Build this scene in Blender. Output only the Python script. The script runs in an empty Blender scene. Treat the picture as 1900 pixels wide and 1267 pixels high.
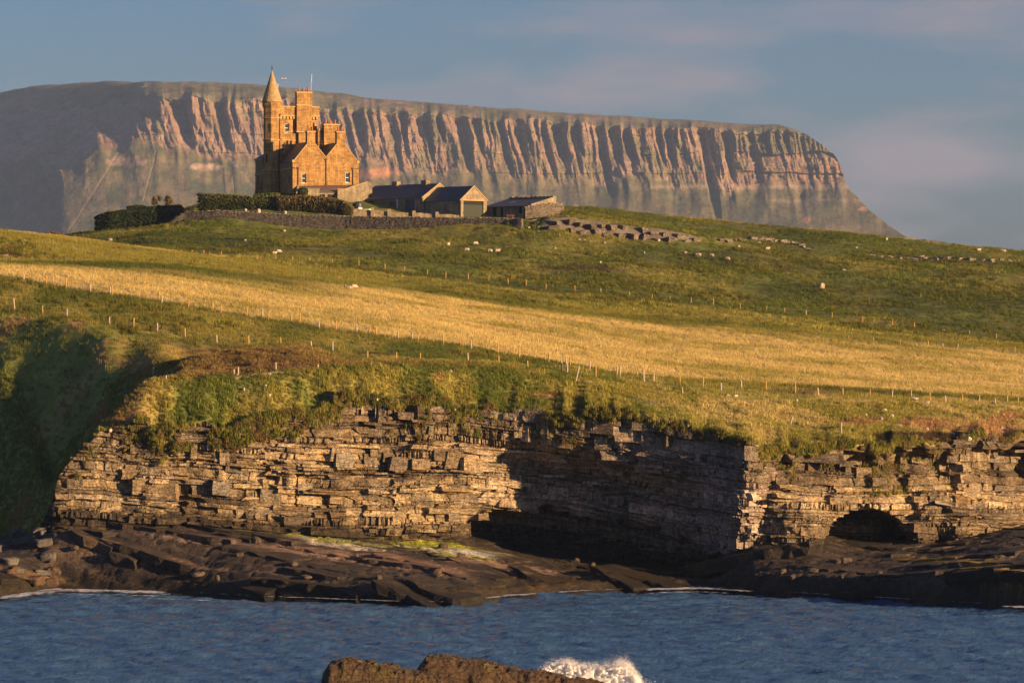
import bpy, bmesh, math, random
import numpy as np
from mathutils import Vector, Matrix
from mathutils.geometry import tessellate_polygon

random.seed(7); RNG = np.random.default_rng(11)
scene = bpy.context.scene
COL = scene.collection

# ---------------------------------------------------------------- camera
F = 7400.0            # focal length in photograph pixels (1900 wide)
CZ = 30.0             # camera height above the sea
Y0 = 600.0            # pixel row of the horizon
cam_d = bpy.data.cameras.new('camera'); cam = bpy.data.objects.new('camera', cam_d)
COL.objects.link(cam); scene.camera = cam
cam.location = (0, 0, CZ); cam.rotation_euler = (math.radians(90), 0, 0)
cam_d.sensor_width = 36.0; cam_d.lens = 36.0 * F / 1900.0
cam_d.shift_y = -(633.5 - Y0) / 1900.0
cam_d.clip_start = 1.0; cam_d.clip_end = 80000.0

# ---------------------------------------------------------------- sun, sky, exposure
SUN_EL = math.radians(11.0)
SUN_H = Vector((0.85, -0.53)).normalized()
sun_dir = Vector((SUN_H.x * math.cos(SUN_EL), SUN_H.y * math.cos(SUN_EL), math.sin(SUN_EL)))
sd = bpy.data.lights.new('sun', 'SUN'); sun = bpy.data.objects.new('sun', sd); COL.objects.link(sun)
sd.energy = 5.0; sd.angle = math.radians(0.53); sd.color = (1.0, 0.63, 0.30)
sun.rotation_euler = sun_dir.to_track_quat('Z', 'Y').to_euler()
sun.location = (200, -200, 300)

world = bpy.data.worlds.new('World'); scene.world = world; world.use_nodes = True
wt = world.node_tree; wt.nodes.clear()
def wn(t, **k):
    n = wt.nodes.new(t)
    for a, b in k.items(): setattr(n, a, b)
    return n
sky = wn('ShaderNodeTexSky', sky_type='NISHITA', sun_disc=False)
sky.sun_elevation = SUN_EL
sky.sun_rotation = math.atan2(sun_dir.x, sun_dir.y)
sky.altitude = 30; sky.air_density = 1.0; sky.dust_density = 0.9; sky.ozone_density = 4.0
bg = wn('ShaderNodeBackground'); bg.inputs['Strength'].default_value = 0.05
wo = wn('ShaderNodeOutputWorld')
# thin pinkish evening cloud: noise on the view direction, stretched along the horizon
tc = wn('ShaderNodeTexCoord')
L = wt.links.new
mp = wn('ShaderNodeMapping'); mp.inputs['Scale'].default_value = (14, 14, 60); mp.inputs['Location'].default_value = (3.1, 0.4, 1.3)
nz = wn('ShaderNodeTexNoise'); nz.inputs['Scale'].default_value = 1.0; nz.inputs['Detail'].default_value = 6; nz.inputs['Roughness'].default_value = 0.5
rp = wn('ShaderNodeValToRGB'); rp.color_ramp.elements[0].position = 0.50; rp.color_ramp.elements[1].position = 0.74
rp.color_ramp.elements[1].color = (0.8, 0.8, 0.8, 1)
mixc = wn('ShaderNodeMix', data_type='RGBA'); mixc.inputs['B'].default_value = (3.4, 2.75, 3.0, 1)
hs = wn('ShaderNodeHueSaturation'); hs.inputs['Saturation'].default_value = 1.05
L = wt.links.new
L(tc.outputs['Generated'], mp.inputs['Vector']); L(mp.outputs['Vector'], nz.inputs['Vector'])
# a few long cloud banks low over the mountain, on top of the general thin cloud
sxyz = wn('ShaderNodeSeparateXYZ'); L(tc.outputs['Generated'], sxyz.inputs[0])
def wm(op, a, b=None):
    n = wn('ShaderNodeMath', operation=op)
    for i, q in enumerate((a, b)):
        if q is None: continue
        if isinstance(q, (int, float)): n.inputs[i].default_value = q
        else: L(q, n.inputs[i])
    return n.outputs[0]
ymx = wm('MAXIMUM', sxyz.outputs[1], 0.05); cu, cv = wm('DIVIDE', sxyz.outputs[0], ymx), wm('DIVIDE', sxyz.outputs[2], ymx)
tot = 0.0
for (u0, v0, a, b, k) in ((-.012, .0575, .055, .0075, .9), (.104, .043, .017, .0065, .9), (.085, .034, .05, .006, .5), (-.125, .0605, .022, .004, .8), (.10, .022, .05, .006, .6)):
    du = wm('DIVIDE', wm('SUBTRACT', cu, u0), a); dv = wm('DIVIDE', wm('SUBTRACT', cv, v0), b)
    tot = wm('ADD', wm('MULTIPLY', wm('EXPONENT', wm('MULTIPLY', wm('ADD', wm('MULTIPLY', du, du), wm('MULTIPLY', dv, dv)), -1.0)), k), tot)
nfac = wm('MULTIPLY_ADD', tot, 0.16); wt.nodes[-1].inputs[2].default_value = 0.0; L(nz.outputs['Fac'], wt.nodes[-1].inputs[2])
L(nfac, rp.inputs['Fac']); L(rp.outputs['Color'], mixc.inputs['Factor'])
tn = wn('ShaderNodeMix', data_type='RGBA', blend_type='MULTIPLY'); tn.inputs['Factor'].default_value = 1.0; tn.inputs['B'].default_value = (0.62, 0.71, 0.93, 1)
L(sky.outputs['Color'], hs.inputs['Color']); L(hs.outputs['Color'], tn.inputs['A']); L(tn.outputs['Result'], mixc.inputs['A'])
L(mixc.outputs['Result'], bg.inputs['Color']); L(bg.outputs['Background'], wo.inputs['Surface'])

scene.view_settings.view_transform = 'Standard'; scene.view_settings.look = 'None'
scene.view_settings.exposure = 1.15; scene.view_settings.gamma = 1.0
scene.view_settings.use_curve_mapping = False
scene.cycles.use_denoising = True
scene.cycles.max_bounces = 6; scene.cycles.volume_bounces = 0
scene.cycles.volume_step_rate = 1.0; scene.cycles.transparent_max_bounces = 8
scene.cycles.caustics_reflective = False; scene.cycles.caustics_refractive = False

# ---------------------------------------------------------------- helpers
def P(px, py, d): return Vector(((px - 950.0) / F * d, d, CZ + (Y0 - py) / F * d))
def zy(py, d): return CZ + (Y0 - py) / F * d

def _hash(ix, iy, iz, seed):
    h = (ix.astype(np.int64) * 374761393 + iy.astype(np.int64) * 668265263 + iz.astype(np.int64) * 2147483647 + seed * 974634541) & 0x7fffffff
    h = ((h ^ (h >> 13)) * 1274126177) & 0x7fffffff
    h = ((h ^ (h >> 15)) * 739982445) & 0x7fffffff
    return ((h ^ (h >> 16)) & 0xfffff) / float(0xfffff)
def vnoise(x, y, z=0.0, seed=0):
    x, y, z = np.broadcast_arrays(np.asarray(x, float), np.asarray(y, float), np.asarray(z, float))
    ix, iy, iz = np.floor(x), np.floor(y), np.floor(z)
    fx, fy, fz = x - ix, y - iy, z - iz
    fx, fy, fz = fx*fx*(3-2*fx), fy*fy*(3-2*fy), fz*fz*(3-2*fz)
    r = 0
    for a in (0, 1):
        wx = fx if a else 1 - fx
        for b in (0, 1):
            wy = fy if b else 1 - fy
            for c in (0, 1):
                wz = fz if c else 1 - fz
                r = r + wx * wy * wz * _hash(ix + a, iy + b, iz + c, seed)
    return r * 2 - 1
def fbm(x, y, z=0.0, oct=4, seed=0, gain=0.5):
    r = 0; a = 1.0; f = 1.0; t = 0
    for k in range(oct):
        r = r + a * vnoise(np.asarray(x) * f, np.asarray(y) * f, np.asarray(z) * f, seed + k * 17); t += a; a *= gain; f *= 2.03
    return r / t
def sstep(a, b, x): t = np.clip((np.asarray(x, float) - a) / (b - a), 0, 1); return t * t * (3 - 2 * t)
def lerp(a, b, t): return a + (b - a) * t
def mixcol(c, c2, t): return c + (np.asarray(c2) - c) * np.asarray(t)[..., None]

def pchip(xk, yk, x):
    xk = np.asarray(xk, float); yk = np.asarray(yk, float)
    h = np.diff(xk); s = np.diff(yk) / h
    m = np.zeros(len(xk)); m[0], m[-1] = s[0], s[-1]
    if len(xk) > 2:
        a, b = s[:-1], s[1:]
        m[1:-1] = np.where(a * b > 0, 2 * a * b / np.where(a + b == 0, 1, a + b), 0)
    x = np.clip(x, xk[0], xk[-1])
    i = np.clip(np.searchsorted(xk, x) - 1, 0, len(xk) - 2)
    t = (x - xk[i]) / h[i]
    return ((1+2*t)*(1-t)**2)*yk[i] + t*(1-t)**2*h[i]*m[i] + t*t*(3-2*t)*yk[i+1] + t*t*(t-1)*h[i]*m[i+1]

PXT = np.arange(-1500, 3401, 5.0)
class Rows:
    """a surface given by rows of (px, distance, pixel row or height)"""
    def __init__(s, rows):
        s.D = []; s.Z = []
        for r in rows:
            k = [q[0] for q in r]
            z = [(q[2] if q[2] < 100 else zy(q[2], q[1])) for q in r]
            s.D.append(pchip(k, [q[1] for q in r], PXT)); s.Z.append(pchip(k, z, PXT))
            if len(s.D) > 1: s.D[-1] = np.maximum(s.D[-1], s.D[-2] + 1.0)
    def knots(s, px):
        return (np.stack([np.interp(px, PXT, d) for d in s.D]), np.stack([np.interp(px, PXT, z) for z in s.Z]))
    def __call__(s, px, d):
        px = np.asarray(px, float); d = np.asarray(d, float); sh = np.broadcast(px, d).shape
        px = np.broadcast_to(px, sh).ravel(); d = np.broadcast_to(d, sh).ravel()
        D, Z = s.knots(px); K, N = D.shape
        h = np.maximum(np.diff(D, axis=0), 1e-6); sl = np.diff(Z, axis=0) / h
        m = np.zeros_like(D); m[0] = sl[0]; m[-1] = sl[-1]
        a, b = sl[:-1], sl[1:]
        den = a + b; den = np.where(np.abs(den) < 1e-12, 1, den)
        m[1:-1] = np.where(a * b > 0, 2 * a * b / den, 0)
        dd = np.clip(d, D[0], D[-1])
        i = np.clip((dd[None] >= D).sum(0) - 1, 0, K - 2); n = np.arange(N)
        hh = h[i, n]; t = (dd - D[i, n]) / hh
        z = ((1+2*t)*(1-t)**2)*Z[i, n] + t*(1-t)**2*hh*m[i, n] + t*t*(3-2*t)*Z[i+1, n] + t*t*(t-1)*hh*m[i+1, n]
        return z.reshape(sh)

def tag(o, label=None, cat=None, group=None, kind=None):
    if label: o['label'] = label
    if cat: o['category'] = cat
    if group: o['group'] = group
    if kind: o['kind'] = kind
    return o
def link(name, me, mat=None, parent=None):
    o = bpy.data.objects.new(name, me); COL.objects.link(o)
    if mat is not None and me is not None and len(me.materials) == 0: me.materials.append(mat)
    if parent is not None: o.parent = parent
    return o
def empty(name, loc, rz=0.0):
    o = bpy.data.objects.new(name, None); COL.objects.link(o)
    o.location = loc; o.rotation_euler = (0, 0, rz); o.empty_display_size = 0.5
    return o
def set_col(me, cols):
    a = me.color_attributes.new('col', 'FLOAT_COLOR', 'POINT')
    c = np.ones((len(me.vertices), 4), np.float32); c[:, :3] = cols
    a.data.foreach_set('color', c.ravel())
def mesh_np(name, verts, faces, cols=None, smooth=False):
    """verts (N,3) array, faces (M,k) array"""
    verts = np.asarray(verts, np.float32); faces = np.asarray(faces, np.int32)
    me = bpy.data.meshes.new(name); k = faces.shape[1]; M = len(faces)
    me.vertices.add(len(verts)); me.vertices.foreach_set('co', verts.ravel())
    me.loops.add(M * k); me.loops.foreach_set('vertex_index', faces.ravel())
    me.polygons.add(M); me.polygons.foreach_set('loop_start', np.arange(0, M * k, k, dtype=np.int32))
    me.polygons.foreach_set('loop_total', np.full(M, k, np.int32))
    me.polygons.foreach_set('use_smooth', np.full(M, smooth, bool))
    me.update(calc_edges=True)
    if cols is not None: set_col(me, cols)
    return me
def grid_faces(nr, nc):
    i = np.arange((nr - 1) * (nc - 1)); r = i // (nc - 1); c = i % (nc - 1)
    a = r * nc + c
    return np.stack([a, a + 1, a + nc + 1, a + nc], 1)

# ---------------------------------------------------------------- materials
def new_mat(name, rough=0.9, spec=0.2):
    m = bpy.data.materials.new(name); m.use_nodes = True
    nt = m.node_tree; b = nt.nodes['Principled BSDF']
    b.inputs['Roughness'].default_value = rough; b.inputs['Specular IOR Level'].default_value = spec
    return m, nt, b
def N(nt, t, **k):
    n = nt.nodes.new(t)
    for a, b in k.items(): setattr(n, a, b)
    return n
def noise(nt, vec, scale, detail=5, rough=0.6):
    n = N(nt, 'ShaderNodeTexNoise'); n.inputs['Scale'].default_value = scale
    n.inputs['Detail'].default_value = detail; n.inputs['Roughness'].default_value = rough
    nt.links.new(vec, n.inputs['Vector']); return n.outputs['Fac']
def mrange(nt, v, a, b, c, d):
    n = N(nt, 'ShaderNodeMapRange'); nt.links.new(v, n.inputs['Value'])
    for i, q in zip(('From Min', 'From Max', 'To Min', 'To Max'), (a, b, c, d)): n.inputs[i].default_value = q
    return n.outputs['Result']
def mulc(nt, col, fac):
    n = N(nt, 'ShaderNodeMix', data_type='RGBA', blend_type='MULTIPLY'); n.inputs['Factor'].default_value = 1.0
    nt.links.new(col, n.inputs['A']); nt.links.new(fac, n.inputs['B']); return n.outputs['Result']
def bump(nt, b, h, strength, dist):
    n = N(nt, 'ShaderNodeBump'); n.inputs['Strength'].default_value = strength; n.inputs['Distance'].default_value = dist
    nt.links.new(h, n.inputs['Height']); nt.links.new(n.outputs['Normal'], b.inputs['Normal'])
def scaled(nt, vec, s):
    n = N(nt, 'ShaderNodeMapping'); n.inputs['Scale'].default_value = s; nt.links.new(vec, n.inputs['Vector']); return n.outputs['Vector']

def attr_mat(name, s1, s2, lo=0.55, hi=1.45, bs=0.6, bd=0.15, stretch=(1, 1, 1), rough=0.9, spec=0.2):
    """colour from the mesh's own colour attribute, broken up by two noises, with bump"""
    m, nt, b = new_mat(name, rough, spec)
    at = N(nt, 'ShaderNodeAttribute', attribute_name='col'); geo = N(nt, 'ShaderNodeNewGeometry')
    v = scaled(nt, geo.outputs['Position'], stretch)
    n1 = noise(nt, v, s1); n2 = noise(nt, v, s2, 6, 0.65)
    f = N(nt, 'ShaderNodeMath', operation='MULTIPLY')
    nt.links.new(mrange(nt, n1, 0.3, 0.7, lo, hi), f.inputs[0]); nt.links.new(mrange(nt, n2, 0.3, 0.7, lo, hi), f.inputs[1])
    nt.links.new(mulc(nt, at.outputs['Color'], f.outputs[0]), b.inputs['Base Color'])
    add = N(nt, 'ShaderNodeMath', operation='ADD'); nt.links.new(n1, add.inputs[0]); nt.links.new(n2, add.inputs[1])
    bump(nt, b, add.outputs[0], bs, bd)
    return m
def plain_mat(name, col, rough=0.8, var=0.25, scale=3.0, bs=0.3, bd=0.03, metallic=0.0, spec=0.3):
    m, nt, b = new_mat(name, rough, spec); b.inputs['Metallic'].default_value = metallic
    tcn = N(nt, 'ShaderNodeTexCoord'); n1 = noise(nt, tcn.outputs['Object'], scale, 6, 0.65)
    rgb = N(nt, 'ShaderNodeRGB'); rgb.outputs[0].default_value = (*col, 1)
    nt.links.new(mulc(nt, rgb.outputs[0], mrange(nt, n1, 0.3, 0.7, 1 - var, 1 + var)), b.inputs['Base Color'])
    bump(nt, b, n1, bs, bd)
    return m
def ashlar_mat(name, c1, c2, mortar, bw=0.9, bh=0.34, msize=0.025, var=0.42, bs=0.8):
    """coursed stone: brick pattern on (x+y, z), stained and worn"""
    m, nt, b = new_mat(name, 0.9, 0.15)
    tcn = N(nt, 'ShaderNodeTexCoord'); sx = N(nt, 'ShaderNodeSeparateXYZ'); nt.links.new(tcn.outputs['Object'], sx.inputs[0])
    add = N(nt, 'ShaderNodeMath', operation='ADD'); nt.links.new(sx.outputs[0], add.inputs[0]); nt.links.new(sx.outputs[1], add.inputs[1])
    cx = N(nt, 'ShaderNodeCombineXYZ'); nt.links.new(add.outputs[0], cx.inputs[0]); nt.links.new(sx.outputs[2], cx.inputs[1])
    br = N(nt, 'ShaderNodeTexBrick'); nt.links.new(cx.outputs[0], br.inputs['Vector'])
    br.inputs['Color1'].default_value = (*c1, 1); br.inputs['Color2'].default_value = (*c2, 1); br.inputs['Mortar'].default_value = (*mortar, 1)
    br.inputs['Scale'].default_value = 1.0; br.inputs['Mortar Size'].default_value = msize
    br.inputs['Brick Width'].default_value = bw; br.inputs['Row Height'].default_value = bh; br.inputs['Bias'].default_value = -0.2
    n1 = noise(nt, tcn.outputs['Object'], 0.5, 7, 0.7); n2 = noise(nt, scaled(nt, tcn.outputs['Object'], (2.2, 2.2, 0.35)), 1.0, 5, 0.6)
    f = N(nt, 'ShaderNodeMath', operation='MULTIPLY')
    nt.links.new(mrange(nt, n1, 0.3, 0.7, 1 - var, 1 + var), f.inputs[0]); nt.links.new(mrange(nt, n2, 0.3, 0.75, 1 + var * .5, 1 - var), f.inputs[1])
    nt.links.new(mulc(nt, br.outputs['Color'], f.outputs[0]), b.inputs['Base Color'])
    sub = N(nt, 'ShaderNodeMath', operation='SUBTRACT'); nt.links.new(n1, sub.inputs[0]); nt.links.new(br.outputs['Fac'], sub.inputs[1])
    bump(nt, b, sub.outputs[0], bs, 0.05)
    return m
def rubble_mat(name, c1, c2, scale=2.2):
    """dry stone rubble: voronoi cells with dark joints"""
    m, nt, b = new_mat(name, 0.95, 0.1)
    tcn = N(nt, 'ShaderNodeTexCoord'); v = scaled(nt, tcn.outputs['Object'], (scale, scale, scale * 1.9))
    vo = N(nt, 'ShaderNodeTexVoronoi'); vo.inputs['Scale'].default_value = 1.0; nt.links.new(v, vo.inputs['Vector'])
    ve = N(nt, 'ShaderNodeTexVoronoi', feature='DISTANCE_TO_EDGE'); ve.inputs['Scale'].default_value = 1.0; nt.links.new(v, ve.inputs['Vector'])
    bw = N(nt, 'ShaderNodeSeparateColor'); nt.links.new(vo.outputs['Color'], bw.inputs[0])
    mx = N(nt, 'ShaderNodeMix', data_type='RGBA'); mx.inputs['A'].default_value = (*c1, 1); mx.inputs['B'].default_value = (*c2, 1)
    nt.links.new(bw.outputs[0], mx.inputs['Factor'])
    e = mrange(nt, ve.outputs['Distance'], 0.0, 0.12, 0.25, 1.0)
    nt.links.new(mulc(nt, mx.outputs['Result'], e), b.inputs['Base Color'])
    bump(nt, b, e, 0.9, 0.08)
    return m

M_ground = attr_mat('turf', 0.25, 2.2, 0.72, 1.28, 0.5, 0.12)
def rock_mat(name, lo, hi, bs, bd, streak, rough=0.9, spec=0.2):
    """broken rock: the block's own colour, stains running down, fine cracks, coarse and fine relief"""
    m, nt, b = new_mat(name, rough, spec)
    at = N(nt, 'ShaderNodeAttribute', attribute_name='col'); geo = N(nt, 'ShaderNodeNewGeometry'); pos = geo.outputs['Position']
    n1 = noise(nt, pos, 0.8, 6, 0.65); n2 = noise(nt, pos, 3.6, 6, 0.7); n3 = noise(nt, scaled(nt, pos, (2.6, 2.6, 0.45)), 1.0, 5, 0.6)
    ve = N(nt, 'ShaderNodeTexVoronoi', feature='DISTANCE_TO_EDGE'); ve.inputs['Scale'].default_value = 1.0
    wv = N(nt, 'ShaderNodeVectorMath', operation='ADD'); nt.links.new(scaled(nt, pos, (0.55, 0.55, 2.4)), wv.inputs[0])
    nc = N(nt, 'ShaderNodeTexNoise'); nc.inputs['Scale'].default_value = 1.7; nt.links.new(pos, nc.inputs['Vector']); nt.links.new(nc.outputs['Color'], wv.inputs[1]); nt.links.new(wv.outputs[0], ve.inputs['Vector'])
    crack = mrange(nt, ve.outputs['Distance'], 0.0, 0.07, 0.62, 1.0)
    f = crack
    for n_, a_, b_ in ((n1, lo, hi), (n2, lo, hi), (n3, 1 - streak, 1 + streak)):
        q = N(nt, 'ShaderNodeMath', operation='MULTIPLY'); nt.links.new(f, q.inputs[0]); nt.links.new(mrange(nt, n_, 0.3, 0.7, a_, b_), q.inputs[1]); f = q.outputs[0]
    nt.links.new(mulc(nt, at.outputs['Color'], f), b.inputs['Base Color'])
    h = N(nt, 'ShaderNodeMath', operation='ADD'); nt.links.new(n1, h.inputs[0]); nt.links.new(n2, h.inputs[1])
    h2 = N(nt, 'ShaderNodeMath', operation='MULTIPLY_ADD'); nt.links.new(crack, h2.inputs[0]); h2.inputs[1].default_value = 0.7; nt.links.new(h.outputs[0], h2.inputs[2])
    bump(nt, b, h2.outputs[0], bs, bd)
    return m
M_cliff = rock_mat('cliff_rock', 0.6, 1.4, 1.0, 0.30, 0.35)
M_plat = rock_mat('shore_rock', 0.6, 1.4, 1.0, 0.22, 0.2, 0.7, 0.3)
M_mount = attr_mat('mountain_rock', 0.012, 0.05, 0.72, 1.28, 0.7, 6.0, (1, 1, 2.0))
M_stone = ashlar_mat('castle_sandstone', (0.45, 0.265, 0.10), (0.29, 0.17, 0.065), (0.19, 0.115, 0.05))
M_stone2 = ashlar_mat('shed_stone', (0.34, 0.28, 0.19), (0.24, 0.19, 0.13), (0.22, 0.18, 0.13), 0.6, 0.28, 0.025)
M_trim = plain_mat('dressed_stone', (0.46, 0.31, 0.14), 0.85, 0.25, 1.5)
M_cone = plain_mat('stone_cone', (0.36, 0.25, 0.13), 0.9, 0.3, 1.2)
M_slate = plain_mat('slate', (0.075, 0.07, 0.075), 0.55, 0.35, 2.0, 0.5, 0.05)
M_slate2 = plain_mat('purple_slate', (0.12, 0.085, 0.08), 0.7, 0.3, 2.0, 0.5, 0.05)
M_pot = plain_mat('clay_pot', (0.42, 0.13, 0.05), 0.8)
M_white = plain_mat('white_paint', (0.78, 0.76, 0.72), 0.5, 0.08)
M_glass, _nt, _b = new_mat('window_glass', 0.06, 0.6); _b.inputs['Base Color'].default_value = (0.03, 0.035, 0.045, 1)
_n = noise(_nt, N(_nt, 'ShaderNodeTexCoord').outputs['Object'], 0.8, 2); bump(_nt, _b, _n, 0.08, 0.05)
M_iron = plain_mat('cast_iron', (0.05, 0.04, 0.035), 0.6)
M_metal = plain_mat('grey_metal', (0.5, 0.5, 0.5), 0.4, 0.1, metallic=0.6)
M_dark = plain_mat('dark_opening', (0.02, 0.02, 0.02), 0.9)
M_greenpaint = plain_mat('green_paint', (0.03, 0.30, 0.11), 0.5, 0.1)
M_doorg = plain_mat('dark_green_door', (0.026, 0.034, 0.028), 0.6, 0.2)
M_doorb = plain_mat('blue_grey_door', (0.07, 0.09, 0.12), 0.6, 0.2)
M_wood = plain_mat('post_wood', (0.45, 0.28, 0.10), 0.85, 0.3, 6.0)
M_woodpale = plain_mat('weathered_post_wood', (0.42, 0.36, 0.30), 0.85, 0.25, 6.0)
M_bench = plain_mat('bench_wood', (0.22, 0.10, 0.07), 0.8, 0.25, 6.0)
M_wire = plain_mat('fence_wire', (0.35, 0.33, 0.3), 0.5, 0.1, metallic=0.7)
M_rubble = rubble_mat('rubble_wall', (0.10, 0.085, 0.07), (0.23, 0.195, 0.16))
M_boulder = attr_mat('boulder_stone', 1.2, 5.0, 0.65, 1.35, 0.8, 0.08)
M_fleece = attr_mat('sheep_fleece', 6.0, 18.0, 0.8, 1.2, 0.8, 0.03)
M_gull = plain_mat('gull_feathers', (0.8, 0.78, 0.75), 0.8, 0.1)
M_tank = plain_mat('tank_plastic', (0.03, 0.045, 0.05), 0.4, 0.1)
M_boat = plain_mat('boat_hull', (0.45, 0.52, 0.47), 0.5, 0.15)
M_bark = plain_mat('palm_bark', (0.12, 0.09, 0.06), 0.95, 0.4, 5.0)

def leaf_mat(name, transl=0.35, inst=True, col='col'):
    m = bpy.data.materials.new(name); m.use_nodes = True; nt = m.node_tree
    nt.nodes.remove(nt.nodes['Principled BSDF']); out = nt.nodes['Material Output']
    at = N(nt, 'ShaderNodeAttribute', attribute_name='tint' if inst else col)
    if inst: at.attribute_type = 'INSTANCER'
    df = N(nt, 'ShaderNodeBsdfDiffuse'); tr = N(nt, 'ShaderNodeBsdfTranslucent'); mx = N(nt, 'ShaderNodeMixShader')
    mx.inputs[0].default_value = transl
    c = at.outputs['Color']
    if inst:
        a2 = N(nt, 'ShaderNodeAttribute', attribute_name='shade'); c = mulc(nt, c, a2.outputs['Color'])
    nt.links.new(c, df.inputs['Color']); nt.links.new(c, tr.inputs['Color'])
    nt.links.new(df.outputs[0], mx.inputs[1]); nt.links.new(tr.outputs[0], mx.inputs[2]); nt.links.new(mx.outputs[0], out.inputs['Surface'])
    return m
M_grass = leaf_mat('grass_blades'); M_leaf = leaf_mat('hedge_leaves', 0.25, False)

# ================================================================= LAND
land = Rows([
 [(-600,500,1010),(-300,495,1005),(0,480,1000),(60,472,985),(95,464,930),(110,463,880),(150,463,835),(200,463,800),(250,463,790),(300,463,785),(400,464,790),(500,465,785),(580,467,765),(650,469,738),(700,470,735),(850,472,742),(950,471.5,757),(1050,468.5,770),(1150,466.5,762),(1200,465.8,770),(1300,463.6,797),(1350,461.8,808),(1395,460,820),(1430,461,835),(1500,463,830),(1600,465,820),(1700,469,820),(1800,474,815),(1900,480,815),(2200,490,815)],
 [(-300,512,900),(0,495,900),(60,484,905),(95,467,900),(110,466,870),(150,466,826),(200,467,780),(250,468,727),(280,469,706),(400,471,701),(500,472,693),(600,474,683),(700,477,677),(850,481,681),(1000,486,692),(1050,488,698),(1150,489,718),(1300,486,752),(1400,478,775),(1500,480,783),(1700,485,778),(1900,492,782),(2200,496,785)],
 [(-300,525,760),(0,502,770),(60,494,835),(100,484,9),(150,476,11.5),(200,477,14.5),(250,478,18),(300,480,21.3),(350,479,690),(400,479,688),(500,480,668),(560,481,660),(650,483,670),(850,486,677),(1000,490,688),(1150,493,713),(1300,492,735),(1500,490,755),(1700,494,760),(1900,498,766)],
 [(-300,537,650),(0,510,680),(100,499,785),(150,494,795),(200,487,770),(250,487,730),(300,487,692),(350,487,668),(400,488,657),(480,488,648),(560,488,645),(620,489,660),(700,490,671),(850,491,675),(1000,493,685),(1150,496,708),(1300,496,722),(1500,496,740),(1900,502,758)],
 [(-300,550,578),(0,520,590),(100,513,598),(200,507,612),(250,502,640),(300,497,650),(350,496,24.6),(400,495,25),(450,495,26),(550,495,26.2),(650,496,665),(850,496,674),(1000,497,681),(1300,500,716),(1500,501,732),(1900,505,754)],
 [(-300,555,560),(0,525,579),(124,518,589),(200,513,603),(250,509,612),(344,506,627),(460,505,640),(520,505,639),(617,504,651),(680,503,668),(870,502,673),(980,502,680),(1150,506,703),(1300,508,712),(1500,512,724),(1700,515,738),(1900,518,748)],
 [(-300,568,505),(0,550,517),(125,545,536),(300,538,562),(500,530,593),(660,526,619),(825,522,640),(1020,518,672),(1150,517,695),(1300,518,706),(1500,522,718),(1900,530,740)],
 [(-300,575,495),(0,565,501),(250,567,520),(640,590,560),(1000,600,615),(1500,610,670),(1900,615,695)],
 [(-300,585,485),(0,590,487),(250,620,490),(640,660,528),(900,680,560),(1260,680,600),(1500,680,620),(1900,685,655)],
 [(-300,650,412),(0,660,431),(150,675,447),(300,690,466),(480,705,484),(640,715,505),(900,725,537),(1260,725,578),(1500,725,603),(1900,730,640)],
 [(-300,760,43),(0,760,42.5),(200,760,43),(300,760,472),(430,758,479),(540,756,487),(660,755,496),(800,755,512),(980,755,531),(1280,755,563),(1540,755,590),(1700,752,611),(1900,750,640)],
 [(-300,820,44),(0,820,44),(200,820,45.5),(300,820,445),(450,820,450),(600,820,458),(800,820,468),(1000,815,480),(1280,815,510),(1540,815,535),(1900,810,565)],
 [(-300,880,46),(0,880,46.5),(180,880,436),(300,893,424),(345,892,415),(400,889,412),(450,887,415),(600,881,428),(750,873,430),(968,862,428),(1015,862,426),(1050,862,431),(1120,862,440),(1200,862,447),(1290,864,451),(1500,872,475),(1700,872,490),(1900,872,500)],
 [(0,884,47),(180,884,48.5),(300,897,51),(345,896,402),(400,893,396),(600,885,400),(750,877,408),(960,866,412),(985,867,418),(1015,865.5,406),(1050,865.5,405),(1120,865.5,413),(1200,865.5,424),(1290,867.5,437),(1350,872,448),(1500,884,463),(1700,884,480),(1900,884,492)],
 [(0,905,47.5),(180,905,432),(300,905,412),(400,905,388),(500,905,384),(660,905,398),(950,905,402),(1000,905,405),(1050,898,395),(1200,894,415),(1300,894,430),(1500,900,448),(1700,900,468),(1900,900,481)],
 [(0,935,48),(180,935,431),(300,935,405),(400,935,378),(500,935,368),(660,935,370),(950,935,385),(1040,930,384),(1160,930,393),(1300,930,408),(1500,930,427),(1700,930,447),(1900,930,466),(2200,930,490)],
 [(0,1010,45),(300,1010,52),(500,1010,56),(700,1010,55),(1050,1010,52),(1500,1010,47),(1900,1010,42),(2300,1010,38)],
 [(0,1200,30),(1900,1200,27)], [(0,2000,14),(1900,2000,12)], [(0,7000,16),(1900,7000,14)], [(0,14000,16),(1900,14000,16)],
])
land.Z[0] = land.Z[0] + (0.9 * fbm(PXT / 42, 0, 0, 2, 111) + 0.55 * fbm(PXT / 13, 0, 0, 2, 112)) * sstep(100, 200, PXT)   # ragged rock edge under the turf
def land_noise(x, y):
    n = 0.30 * fbm(x / 9, y / 9, 0, 3, 3) + 0.16 * fbm(x / 2.2, y / 2.2, 0, 3, 5)
    n = n + (0.5 * fbm(x / 26, y / 11, 0, 2, 8) + 0.55 * fbm(x / 9, y / 6, 0, 3, 9)) * sstep(690, 790, y) * (1 - sstep(868, 880, y))
    n = n + 0.35 * fbm(x / 40, y / 16, 0, 2, 10) * sstep(520, 560, y)
    return n * (1 - sstep(960, 1200, y))
def H(px, d):
    x = (np.asarray(px) - 950) / F * np.asarray(d)
    return land(px, d) + land_noise(x, np.asarray(d, float))
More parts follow.
